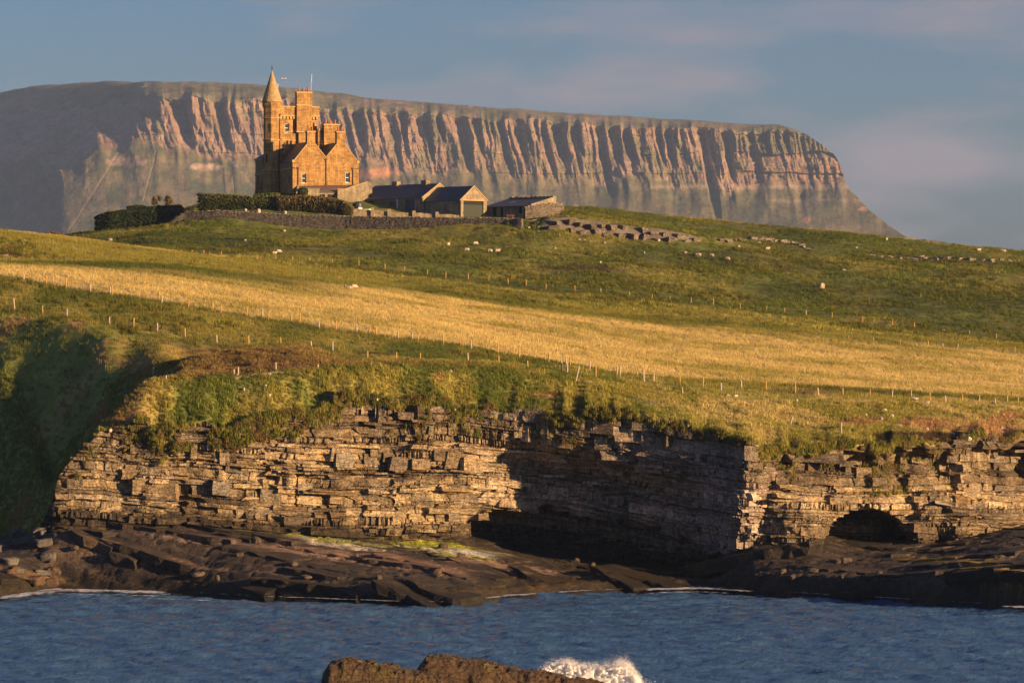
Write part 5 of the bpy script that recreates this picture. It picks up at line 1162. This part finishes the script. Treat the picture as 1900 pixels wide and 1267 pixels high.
fence('wire_fence', 'post and wire fence on the cliff side of the green strip above the brown mound', [(27,578,24,1),(79,583,16,0),(124,588.6,15,1),(203,602,14,1),(248,611,21,0),(292,617,16,1),(343.6,626,16,0),(402.5,636,13,1),(461.5,640,17,0),(520.8,639,13,0),(577.7,644,11,1),(617.5,650.7,16,1),(682,668,16,0),(735.7,670.5,17,0),(779.5,671.5,16,0),(869,673,18,1),(925.6,679,20,0),(979,684,15,0),(1042.6,693,24,1),(1052.6,709,24,1)], 490, 545)
fence('wire_fence', 'far post and wire fence across the green field below the castle', [(303.5,470.5,6,0),(337.6,473,8,0),(356.4,474,10,0),(378,474,10,0),(411,475.6,10,0),(444.7,480,9,0),(477,483.3,10,0),(511.7,485,10,0),(543,486.7,11,0),(575,488.4,10,0),(616.4,491.4,10,0),(666,495.3,12,0),(714.5,500.7,11,0),(750.5,506,12,0),(793,512.5,12,0),(827,516.2,12,0),(868.8,518.6,11,0),(906.8,521.3,10,0),(942.9,527.7,11,0),(976,531.4,12,0),(1013,536.4,10,0),(1066.8,541.5,12,0),(1114.7,546,10,1),(1167.9,552.3,11,0),(1209.6,557.3,12,0),(1243,559,9,0),(1282,563,11,0),(1324,567,13,0),(1373.5,574,12,0),(1422,578,10,0),(1455.7,582.3,11,0),(1495.5,586.4,10,1),(1544,589.4,10,0),(1600.6,598,12,0),(1655.8,604.6,11,0),(1696.6,610.3,12,0),(1798.6,623.8,11,0),(1848.5,631,12,0)], 700, 800)
fence('wire_fence', 'short stretch of fence between the hay field and the far fence', [(1574.4,631.5,8,0),(1620.5,635.6,9,0),(1670.3,639.3,9,0),(1722,643.3,11,0),(1749.5,645,8,1),(1777.4,646.7,9,1),(1821.5,650.7,11,0),(1883,655,12,0)], 640, 720)
fence('fence_remnant', 'few grey leftover posts along the line of tumbled stones at the cliff edge', [(283.7,699.4,17,1),(308,708.7,10,1),(434,701,13,1),(442,698,15,1),(512,690,15,1),(590,685,9,1)], 466, 490, 0)
for px, y, h, tilt, lab in ((1266,735,16,.02,'single thin grey post standing by the flat stones of the cliff edge'), (1466,789,18,.3,'leaning pale post among loose stones above the shaded cliff'), (1561,810,26,0,'tall lone pale post on a small slab above the jointed cliff'), (1068,709,30,.22,'long tilted branch-like post beside the fence corner at the bare stones')):
    c = hit(px, y, 455, 500); o = link('marker_post', PM[1][0], None); o.location = c; o.scale = (.8, .8, h / F * c.y * 1.0); o.rotation_euler = (0, tilt, 0); tag(o, lab, 'post')

# ================================================================= BOULDERS AND OUTCROPS
LSTONE = (0.33, 0.28, 0.22); GSTONE = (0.24, 0.215, 0.19)
def boulder(px, y, wpx, hpx, dmin, dmax, seed, label, col=LSTONE, cat='boulder', group=None, sub=2, name='boulder', fn=hit):
    c = fn(px, y, dmin, dmax); s = c.y / F; w, h = wpx * s, hpx * s
    o = link(name, rock_mesh(name, (w, w * .8, h * 1.5), seed, col, sub, .28, .8, .55), M_boulder); o.location = (c.x, c.y, c.z + h * .25); o.rotation_euler = (0, .1, seed * 1.7)
    return tag(o, label, cat, group)
boulder(1524, 536, 15, 13, 740, 830, 3, 'big lone boulder casting a long shadow on the open green field', (0.46, .36, .26))
for i, (px, y, w, h) in enumerate(((1269,472,13,9),(1296,476,15,10),(1320,477,12,9),(1350,484,13,11))):
    boulder(px, y, w, h * .8, 800, 890, 20 + i, ('flat grey block first of the four in a row under the long outcrop', 'tilted wedge-shaped block second in the row of four on the green slope', 'rounded block third in the row of four on the green slope', 'square pale block at the end of the row of four on the slope')[i])
for i, (px, y, w, h) in enumerate(((344,387,8,6),(355,388,7,5),(455,392,7,6),(480,395,8,8),(528,397,9,6),(388,394,5,4))):
    o = boulder(px, y, w, h, 882, 902, 40 + i, 'pale stone lying in the grass between the long rubble wall and the hedge', (0.34, .31, .27), 'stone', 'pale stones by the hedge foot')
def shape_word(w, h): return 'flat' if w > 1.6 * h else ('upright' if h > w else 'rounded')
def zone(px, cuts):
    for lim, txt in cuts:
        if px < lim: return txt
scat = [(528,430,6,5),(455,447,5,3),(204,447,12,6),(1408,452,6,5),(1030,462,4,4),(1114,489,5,4),(1195,470,4,4),(1222,448,7,4),(980,425,10,5),(1000,433,6,5),(1084,447,5,3),(1095,449,5,3),(1075,446,5,3),(1122,452,6,4),(1566,502,8,3),(1577,477,5,3),(1004,540,5,4),(1245,562,4,3),(1750,616,8,6),(1588,462,8,5),(1370,460,9,5),(1372,445,7,4)]
for i, (px, y, w, h) in enumerate(scat):
    boulder(px, y, w, h, 690, 895, 60 + i, shape_word(w, h) + ' pale stone lying loose on the green slope ' + zone(px, ((700, 'below the garden hedge'), (1060, 'below the end of the rubble wall'), (1260, 'below the long ledge'), (1480, 'around the broken ledge'), (9999, 'under the jagged skyline ledge'))), (0.36, .31, .25), 'stone', 'loose stones on the castle slope', 2, 'field_stone')
near = [(1478,746,6,6),(1378,766,8,6),(1605,772,9,6),(1640,765,14,8),(1635,780,7,9),(1655,778,10,11),(1668,793,16,7),(1720,800,9,7),(1766,811,16,9),(1798,816,12,7),(1860,800,14,8),(1350,735,9,5),(1365,737,9,4),(492,727,7,9),(440,701,5,6),(452,727,6,9),(500,738,9,5),(836,693,6,4),(205,800,8,6),(235,738,9,6),(208,700,5,5),(270,712,10,5),(700,790,5,4),(1090,712,20,6),(1105,716,12,5),(1115,721,10,4)]
for i, (px, y, w, h) in enumerate(near):
    boulder(px, y, w, h, 455, 520, 90 + i, shape_word(w, h) + ' weathered stone bedded in the turf ' + zone(px, ((300, 'at the tip of the headland'), (520, 'by the tumbled wall on the headland'), (1000, 'over the jointed cap rock'), (1150, 'by the fence corner'), (1500, 'above the shaded cliff recess'), (9999, 'around the bare earth slips'))), (0.48, .40, .31), 'stone', 'stones in the cliff-top turf', 2, 'turf_stone')
cairn = empty('stone_heap', hit(1696, 748, 470, 520)); tag(cairn, 'small heap of grey stones at the fence over the bare earth slip', 'stones')
for i in range(11):
    o = link('stone', rock_mesh('stone', (.75, .6, .5), 130 + i, (0.36, .31, .26), 2, .3, .8, .5), M_boulder, cairn); o.location = (random.uniform(-1.9, 1.7) if i > 2 else random.uniform(-.3, .4), random.uniform(-.4, .4), .12 + (.45 if i < 2 else 0))
def stone_row(name, label, pts, n, size, col, seed, dmin, dmax, face=0.0, sub=2):
    rg = np.random.default_rng(seed); A = np.array(pts, float); first = hit(A[0, 0], A[0, 1], dmin, dmax); e = empty(name, first); tag(e, label, 'rocks')
    for i in range(n):
        t = (i + rg.uniform(.2, .8)) / n; px = np.interp(t, np.linspace(0, 1, len(A)), A[:, 0]); y = np.interp(t, np.linspace(0, 1, len(A)), A[:, 1]) + rg.normal(0, 1.0)
        hp = np.interp(t, np.linspace(0, 1, len(A)), A[:, 2]); c = hit(px, y, dmin, dmax); h = hp / F * c.y * rg.uniform(.45, 1.0); w = size * rg.uniform(.6, 1.4)
        o = link('rock', mesh_np('rock', block((0, 0, 0), np.eye(3), (w / 2, w * .5, h * .52), rg, .15, .06, .6), TF, np.repeat((np.array(col) * rg.uniform(.7, 1.3))[None], 26, 0)), M_cliff, e)
        o.location = Vector((c.x, c.y + w * .3, c.z - h * .15)) - first; o.rotation_euler = (rg.normal(0, .06), rg.normal(0, .06), face + rg.uniform(-.15, .15)); o.scale = (1.5 if face else 1, 1, 1)
    return e
stone_row('rock_outcrop', 'long shaded grey limestone ledge running down from the sheds', [(990,424,8),(1015,424,14),(1050,428,16),(1085,433,17),(1120,437,17),(1160,441,17),(1200,444,17),(1240,447,14),(1285,448,10),(1285,440,8),(1240,436,10),(1200,432,11),(1160,428,12),(1120,423,12),(1085,419,12),(1050,416,12),(1015,414,10)], 26, 2.2, (0.18,.15,.12), 2, 848, 905, face=-.85, sub=3)
stone_row('rock_outcrop', 'broken rock ledge on the slope between the long ledge and the skyline sheep', [(1330,448,8),(1385,446,12),(1430,448,13),(1470,451,10),(1505,466,8)], 20, 1.9, (0.22,.19,.16), 3, 850, 905, face=-.7, sub=3)
stone_row('rock_outcrop', 'jagged pale rock ledge just under the skyline far along the hill', [(1610,476,8),(1660,480,13),(1710,482,14),(1760,482,15),(1815,483,14),(1835,485,7),(1870,483,8),(1895,483,8)], 30, 1.9, (0.28,.24,.20), 4, 850, 905, face=-.6, sub=3)
stone_row('tumbled_wall', 'tumbled pale stones of a fallen wall along the headland edge', [(400,704,5),(430,702,6),(460,699,7),(490,696,7),(520,692,5)], 34, .75, (0.55, .46, .36), 5, 462, 490)
stone_row('tumbled_wall', 'scattered flat stones under the leaning post above the right-hand cliff', [(1415,795,5),(1450,797,5),(1490,800,6),(1540,806,5)], 22, .7, (0.40, .33, .24), 6, 455, 490)
stone_row('edge_slabs', 'dark jumbled slabs lying along the turf lip above the shaded cliff', [(1165,742,7),(1200,748,12),(1240,758,10),(1280,768,8),(1330,780,8),(1390,800,10)], 30, 1.1, (0.22, .19, .16), 7, 455, 492)
stone_row('rock_outcrop', 'small shaded rock face in the near hillside beside the golden strip', [(0,478,12),(14,480,12),(30,482,6),(44,480,5)], 9, 1.6, (0.26, .2, .15), 8, 580, 640)
# boulder beach in the shaded cove
def hit_plat(px, y, a, b):
    d = np.arange(a, b, .3); z = plat(np.full_like(d, px), d); zr = CZ + (Y0 - y) / F * d; k = np.nonzero(z >= zr)[0]; dd = d[k[0]] if len(k) else b
    return Vector(((px - 950) / F * dd, dd, float(plat(px, dd))))
rb = np.random.default_rng(77)
for i in range(34):
    px = rb.uniform(-30, 98); y = rb.uniform(930, 1075) if i < 26 else rb.uniform(1060, 1100)
    dd_ = 430
    sw, sh_ = rb.uniform(14, 44), rb.uniform(8, 18)
    boulder(px, y, sw, sh_, 436, 486, 200 + i, ('big ' if sw > 32 else ('mid-sized ' if sw > 22 else 'small ')) + shape_word(sw, sh_) + ' dark boulder on the shaded cove beach ' + ('at the water edge' if y > 1050 else 'under the grassy slope'), (0.10, .09, .08) if i < 26 else (0.09, .06, .04), 'boulder', 'boulders on the cove beach', 3, fn=hit_plat)
for i in range(40):
    px = rb.uniform(130, 1880); y = rb.uniform(1000, 1080) if px < 1000 else rb.uniform(1040, 1075)
    sw, sh_ = rb.uniform(10, 30), rb.uniform(5, 12)
    boulder(px, y, sw, sh_, 436, 490, 300 + i, ('big ' if sw > 20 else 'small ') + shape_word(sw, sh_) + ' dark rock lying loose on the tidal shelf ' + zone(px, ((380, 'under the headland tip'), (600, 'below the lit strata'), (900, 'by the green algae patches'), (1400, 'before the dark cliff recess'), (1720, 'before the small cave'), (9999, 'below the algae ledge'))), (0.085, .065, .05), 'rock', 'loose slabs on the tidal shelf', 2, 'shelf_rock', fn=hit_plat)
# algae shelf at the right
ax = np.arange(1735, 2150, 6.0); at_ = np.linspace(0, 1, 14); AX, AT = np.meshgrid(ax, at_)
ya = 932 + (AX - 1735) * 0.155; da = f_dtop(AX) - 3.0 + AT * 5.5 + .6 * fbm(AX / 14, 0, 0, 2, 87); za = zy(ya, f_dtop(AX) - 3.0) - .1 + AT * .7 + .12 * fbm(AX / 12, AT * 6, 0, 3, 88)
ac = mixcol(np.broadcast_to(np.array((0.46, .40, .33)), AX.shape + (3,)).copy(), (0.28, .25, .03), sstep(.25, .5, AT + .3 * fbm(AX / 25, AT * 4, 0, 3, 89)))
tag(link('algae_shelf', mesh_np('algae_shelf', np.stack([(AX-950)/F*da, da, za], -1).reshape(-1, 3), grid_faces(*AX.shape), ac.reshape(-1, 3)), M_plat), kind='structure')

# ================================================================= SHEEP, GULL
def remeshed(name, parts, voxel, colfn, smooth=True):
    """one continuous skin grown over overlapping ellipsoids and limbs"""
    bm = bmesh.new()
    for p in parts:
        if p[0] == 's':
            r = bmesh.ops.create_icosphere(bm, subdivisions=2, radius=1.0); M_ = Matrix.Translation(p[1]) @ Matrix.Diagonal((*p[2], 1)); bmesh.ops.transform(bm, matrix=M_, verts=r['verts'])
        else:
            a, b = Vector(p[1]), Vector(p[2]); r = bmesh.ops.create_cone(bm, cap_ends=True, segments=10, radius1=p[3], radius2=p[4], depth=(b - a).length)
            bmesh.ops.transform(bm, matrix=Matrix.Translation((a + b) / 2) @ (b - a).to_track_quat('Z', 'Y').to_matrix().to_4x4(), verts=r['verts'])
    me = bpy.data.meshes.new(name + '_base'); bm.to_mesh(me); bm.free(); ob_ = bpy.data.objects.new('tmp', me); COL.objects.link(ob_)
    md = ob_.modifiers.new('r', 'REMESH'); md.mode = 'VOXEL'; md.voxel_size = voxel
    md2 = ob_.modifiers.new('s', 'SMOOTH'); md2.iterations = 2; md2.factor = .5
    ev = ob_.evaluated_get(bpy.context.evaluated_depsgraph_get()); out = bpy.data.meshes.new_from_object(ev); out.name = name
    bpy.data.objects.remove(ob_); v = np.array([q.co[:] for q in out.vertices])
    for at in list(out.color_attributes): out.color_attributes.remove(at)
    set_col(out, colfn(v))
    for p in out.polygons: p.use_smooth = smooth
    out.materials.clear(); return out
def sheep_parts(graze, lying=False):
    L_ = [('s', (0,0,.62), (.52,.27,.29)), ('s', (-.22,0,.63), (.30,.28,.29)), ('s', (.26,0,.66), (.27,.25,.27))]
    hd = ((.46,0,.62), (.68,0,.28), (.80,0,.14)) if graze else ((.44,0,.74), (.62,0,.95), (.80,0,.93))
    L_ += [('c', hd[0], hd[1], .17, .10), ('s', hd[1], (.12,.09,.11)), ('c', hd[1], hd[2], .095, .055), ('s', hd[2], (.065,.055,.06))]
    for s_ in (-1, 1): L_ += [('c', tuple(np.add(hd[1], (-.02, s_*.06, .06))), tuple(np.add(hd[1], (-.06, s_*.19, .07))), .04, .02)]
    if not lying:
        for x, f_ in ((.30, .02), (-.34, -.03)):
            for s_ in (-1, 1): L_ += [('c', (x, s_*.14, .52), (x - .04 + f_, s_*.14, .28), .10, .055), ('c', (x - .04 + f_, s_*.14, .30), (x + f_, s_*.14, .03), .05, .038), ('c', (x + f_, s_*.14, .04), (x + f_ + .02, s_*.14, 0), .05, .05)]
    L_ += [('s', (-.53,0,.6), (.08,.06,.12))]
    return L_
def sheep_col(graze):
    def fn(v):
        c = np.broadcast_to(np.array((0.50, .41, .32)), v.shape).copy(); head = sstep(.56, .62, v[:, 0]) * (v[:, 2] < .42 if graze else 1.0); legs = sstep(.34, .28, v[:, 2]) * (v[:, 0] < .5)
        return mixcol(mixcol(c, (.12, .09, .07), head), (.14, .11, .09), legs)
    return fn
SH = {k: remeshed('fleece', sheep_parts(g, l), .035, sheep_col(g)) for k, g, l in (('graze', True, False), ('stand', False, False), ('lie', False, True))}
for q in SH.values(): q.materials.append(M_fleece)
for px, y, kind, rz, lab in ((832,458,'stand',1.2,'pale sheep facing the wall, highest of the flock under the rubble wall'), (866,468,'graze',3.0,'grazing sheep with its flank lit, lower middle of the flock under the wall'), (882,456,'graze',.2,'broad pale sheep beside the rubble wall end, right of the facing one'),
                             (909,470,'graze',2.9,'sheep grazing nose to tail with another in the green field'), (923,470,'stand',.1,'sheep standing at the tail of its grazing neighbour in the green field'), (509,472,'lie',.1,'pair-forming white sheep lying by the far fence, dark head turned away'), (517,472,'graze',.3,'white grazing sheep right beside the lying one near the far fence'),
                             (647,537,'lie',2.8,'larger sheep lying in the golden field edge below the far fence'), (657,538,'graze',.4,'smaller sheep grazing behind the lying one at the golden field edge'), (1424,466,'stand',.3,'pinkish sheep standing under the broken rock ledge'), (1645,449,'stand',1.4,'single sheep standing on the skyline of the hill'), (1816,466,'lie',.2,'sheep lying on the skyline above the jagged ledge'), (1862,468,'lie',2.9,'sheep lying further down the skyline past the jagged ledge')):
    c = hit(px, y, 560 if 600 < px < 700 else 700, 945); e = link('sheep', SH[kind], None); e.location = c - Vector((0, 0, .33 if kind == 'lie' else .02)); e.rotation_euler = (0, 0, rz); e.scale = (1.0,) * 3; tag(e, lab, 'sheep', 'sheep on the castle hill')
gp = [('s', (0,0,0), (.26,.09,.085)), ('s', (.26,0,.03), (.075,.06,.06)), ('c', (.3,0,.02), (.40,0,0), .025,.008), ('c', (-.2,0,0), (-.36,0,.01), .06,.07)]
for s_ in (-1, 1): gp += [('c', (.05, s_*.06, .03), (.10, s_*.38, .18), .06, .05), ('c', (.10, s_*.36, .17), (-.08, s_*.78, .10), .05, .015)]
gm = remeshed('gull_body', gp, .022, lambda v: np.broadcast_to(np.array((.8,.78,.75)), v.shape)); gm.materials.append(M_gull)
o = link('gull', gm); o.location = P(527, 147, 905); o.rotation_euler = (0, .2, 2.3); o.scale = (1.1,)*3; tag(o, 'white gull flying in the sky beside the turret cone', 'bird')

# ================================================================= GRASS (countless blades, one object per growth)
def tuft_mesh(name, nb, rad, hgt, lean, wid, seed):
    rg = np.random.default_rng(seed); vs, fs, sh = [], [], []
    for i in range(nb):
        a, r = rg.uniform(0, 6.28), rad * math.sqrt(rg.random()); bx, by = r * math.cos(a), r * math.sin(a); l = hgt * rg.uniform(.55, 1.25); w = wid * rg.uniform(.7, 1.3)
        dx, dy = rg.normal(0, lean) + .12, rg.normal(0, lean); ph = rg.uniform(0, 3.14); wx, wy = math.cos(ph) * w, math.sin(ph) * w; k = len(vs)
        vs += [(bx - wx, by - wy, -.1), (bx + wx, by + wy, -.1), (bx + wx * .8 + dx * l * .35, by + wy * .8 + dy * l * .35, l * .6), (bx - wx * .8 + dx * l * .35, by - wy * .8 + dy * l * .35, l * .6), (bx + dx * l, by + dy * l, l)]
        fs += [(k, k + 1, k + 2), (k, k + 2, k + 3), (k + 3, k + 2, k + 4)]; s_ = rg.uniform(.65, 1.35); sh += [[s_, s_ * rg.uniform(.95, 1.05), s_ * rg.uniform(.8, 1.1)]] * 5
    me = mesh_np(name, np.array(vs), np.array(fs)); a = me.color_attributes.new('shade', 'FLOAT_COLOR', 'POINT'); c = np.ones((len(vs), 4), np.float32); c[:, :3] = sh; a.data.foreach_set('color', c.ravel())
    me.materials.append(M_grass); return bpy.data.objects.new(name, me)
def scatter(name, label, pts, tint, scale, tuft):
    me = bpy.data.meshes.new(name); me.vertices.add(len(pts)); me.vertices.foreach_set('co', np.asarray(pts, np.float32).ravel())
    a = me.attributes.new('tint', 'FLOAT_COLOR', 'POINT'); c = np.ones((len(pts), 4), np.float32); c[:, :3] = tint; a.data.foreach_set('color', c.ravel())
    a = me.attributes.new('scl', 'FLOAT', 'POINT'); a.data.foreach_set('value', np.asarray(scale, np.float32))
    a = me.attributes.new('rot', 'FLOAT_VECTOR', 'POINT'); r = np.zeros((len(pts), 3), np.float32); r[:, 2] = RNG.uniform(0, 6.28, len(pts)) ; a.data.foreach_set('vector', r.ravel())
    o = link(name, me); tag(o, label, 'grass', kind='stuff')
    ng = bpy.data.node_groups.new(name, 'GeometryNodeTree'); ng.interface.new_socket('Geometry', in_out='INPUT', socket_type='NodeSocketGeometry'); ng.interface.new_socket('Geometry', in_out='OUTPUT', socket_type='NodeSocketGeometry')
    n = ng.nodes; i_ = n.new('NodeGroupInput'); o_ = n.new('NodeGroupOutput'); ip = n.new('GeometryNodeInstanceOnPoints'); oi = n.new('GeometryNodeObjectInfo'); oi.inputs['Object'].default_value = tuft
    na_ = n.new('GeometryNodeInputNamedAttribute'); na_.data_type = 'FLOAT'; na_.inputs['Name'].default_value = 'scl'
    nr_ = n.new('GeometryNodeInputNamedAttribute'); nr_.data_type = 'FLOAT_VECTOR'; nr_.inputs['Name'].default_value = 'rot'
    ng.links.new(i_.outputs[0], ip.inputs['Points']); ng.links.new(oi.outputs['Geometry'], ip.inputs['Instance']); ng.links.new(na_.outputs['Attribute'], ip.inputs['Scale']); ng.links.new(nr_.outputs['Attribute'], ip.inputs['Rotation']); ng.links.new(ip.outputs[0], o_.inputs[0])
    o.modifiers.new('grass', 'NODES').node_group = ng; return o
def land_points(n, o0, o1, pxa=-260, pxb=2160, keep=None):
    """even over the ground: offsets measured back from the cliff edge"""
    m = int(n * 1.13); of = RNG.uniform(o0, o1, m); px = RNG.uniform(pxa, pxb, m); d0 = np.interp(px, PXT, land.D[0]); d = d0 + of
    k = RNG.random(m) < d / (d0 + o1); px, d = px[k], d[k]
    z = H(px, d); x = (px - 950) / F * d
    if keep is not None: q = keep(px, d, z, x); px, d, z, x = px[q], d[q], z[q], x[q]
    return px, d, z, x
def not_bare(px, d, z, x):
    c = land_col(px, d, z, x); return (c[:, 0] < c[:, 1] * 1.75) | (RNG.random(len(px)) < .35)
t_bank = tuft_mesh('tuft_bank', 16, .30, .42, .45, .022, 1); t_hay = tuft_mesh('tuft_hay', 14, .38, .42, .30, .018, 2); t_far = tuft_mesh('tuft_far', 14, .55, .45, .40, .032, 3)
px, d, z, x = land_points(60000, -.2, 30, keep=not_bare)
c = land_col(px, d, z, x); n2 = fbm(x / 1.6, d / 1.6, 0, 2, 101)
scatter('bank_grass', 'tussocky olive grass covering the cliff-top banks', np.stack([x, d, z], 1), c * (1.15 + .35 * n2)[:, None] * RNG.uniform(.75, 1.3, (len(px), 1)), (.75 + .5 * n2) * RNG.uniform(.6, 1.4, len(px)), t_bank)
px, d, z, x = land_points(110000, 30, 235)
c = land_col(px, d, z, x); n2 = fbm(x / 5, d / 5, 0, 2, 102)
scatter('hay_grass', 'dry golden meadow grass of the wide field', np.stack([x, d, z], 1), c * (1.1 + .25 * n2)[:, None] * RNG.uniform(.8, 1.25, (len(px), 1)), RNG.uniform(.5, 1.15, len(px)), t_hay)
px, d, z, x = land_points(95000, 235, 480, keep=lambda px, d, z, x: ~((px > 440) & (px < 1045) & (d > 882) & (d < 960)) & ~((px > 1005) & (px < 1295) & (d > np.interp(px, PXT, land.D[12])) & (d < np.interp(px, PXT, land.D[13])) & (RNG.random(len(px)) < .85)))
c = land_col(px, d, z, x); n2 = fbm(x / 7, d / 7, 0, 3, 103)
scatter('hill_grass', 'rough green grass and rushes of the castle hill', np.stack([x, d, z], 1), c * (1.1 + .4 * n2)[:, None] * RNG.uniform(.75, 1.3, (len(px), 1)), np.clip(.8 + .8 * n2, .3, 2) * RNG.uniform(.5, 1.3, len(px)), t_far)
# rushes and rank tussocks in patches
t_rush = tuft_mesh('tuft_rush', 22, .35, .75, .22, .03, 7)
px, d, z, x = land_points(60000, 20, 440, keep=lambda px, d, z, x: (fbm(x / 22, d / 26, 0, 3, 121) + .4 * fbm(x / 5, d / 5, 0, 2, 122) > .22) & ~((px > 330) & (px < 1045) & (d > 858)) & ((d > np.interp(px, PXT, land.D[8]) + 5) | (d < np.interp(px, PXT, land.D[6]) - 2)))
c = mixcol(np.broadcast_to(GREEN * .9, (len(px), 3)).copy(), OLIVE * .8, RNG.random(len(px)) * .8)
scatter('rush_tussocks', 'dark rush tussocks in patches over the green pasture', np.stack([x, d, z], 1), c * RNG.uniform(.6, 1.2, (len(px), 1)), RNG.uniform(.5, 1.2, len(px)), t_rush)
# tufts rooted on the ledges of the cliff
cpx, cz, cs = [], [], []
for (a, b_, u0, u1, n) in ((250,640,-.4,2.6,1800),(640,1150,-.3,1.2,1200),(640,1150,.8,3.4,900),(640,1150,3,5.5,200),(1130,1420,-.2,1.0,500),(1400,1760,.2,3.0,260),(300,400,2.5,4.0,160),(540,660,1.5,3.2,260),(1600,1720,2.5,6.5,260),(140,330,.5,3.5,240),(1850,1960,.0,1.5,200),(1420,1700,-.3,.9,1500),(1700,1960,-.3,.7,500),(250,640,-.5,.6,900)):
    p = RNG.uniform(a, b_, n); zz = f_ztop(p) - RNG.uniform(u0, u1, n); g = vnoise(p / 34, zz / 1.3, 0, 55); k = g > (-.25 if u0 < .5 else .15); cpx.append(p[k]); cz.append(zz[k])
cpx = np.concatenate(cpx); cz = np.concatenate(cz); cd = f_dtop(cpx) + recess(cpx, cz) + relief(cpx, cz) - RNG.uniform(.0, .7, len(cpx)); n2 = fbm(cpx / 20, cz, 0, 2, 105)
cc = mixcol(np.broadcast_to(GREEN * 1.15, (len(cpx), 3)).copy(), OLIVE * 1.2, sstep(-.3, .3, n2)); cc = mixcol(cc, BROWN, sstep(.2, .5, -n2) * .8)
scatter('ledge_grass', 'green tufts hanging from the ledges of the sea cliff', np.stack([(cpx - 950) / F * cd, cd, cz], 1), cc, RNG.uniform(.4, 1.15, len(cpx)), t_bank)

# ================================================================= HAZE
hv = MB().box(-6500, 6500, -2600, 14500, -5, 700)
M_haze = bpy.data.materials.new('haze'); M_haze.use_nodes = True; nt = M_haze.node_tree; nt.nodes.remove(nt.nodes['Principled BSDF'])
pv = nt.nodes.new('ShaderNodeVolumePrincipled'); pv.inputs['Color'].default_value = (0.42, 0.60, 1.0, 1); pv.inputs['Density'].default_value = 3.3e-5; pv.inputs['Anisotropy'].default_value = 0.0
nt.links.new(pv.outputs[0], nt.nodes['Material Output'].inputs['Volume'])
hz = hv.build('haze', M_haze); tag(hz, 'thin bluish evening haze over the land and sea', 'haze', kind='stuff')
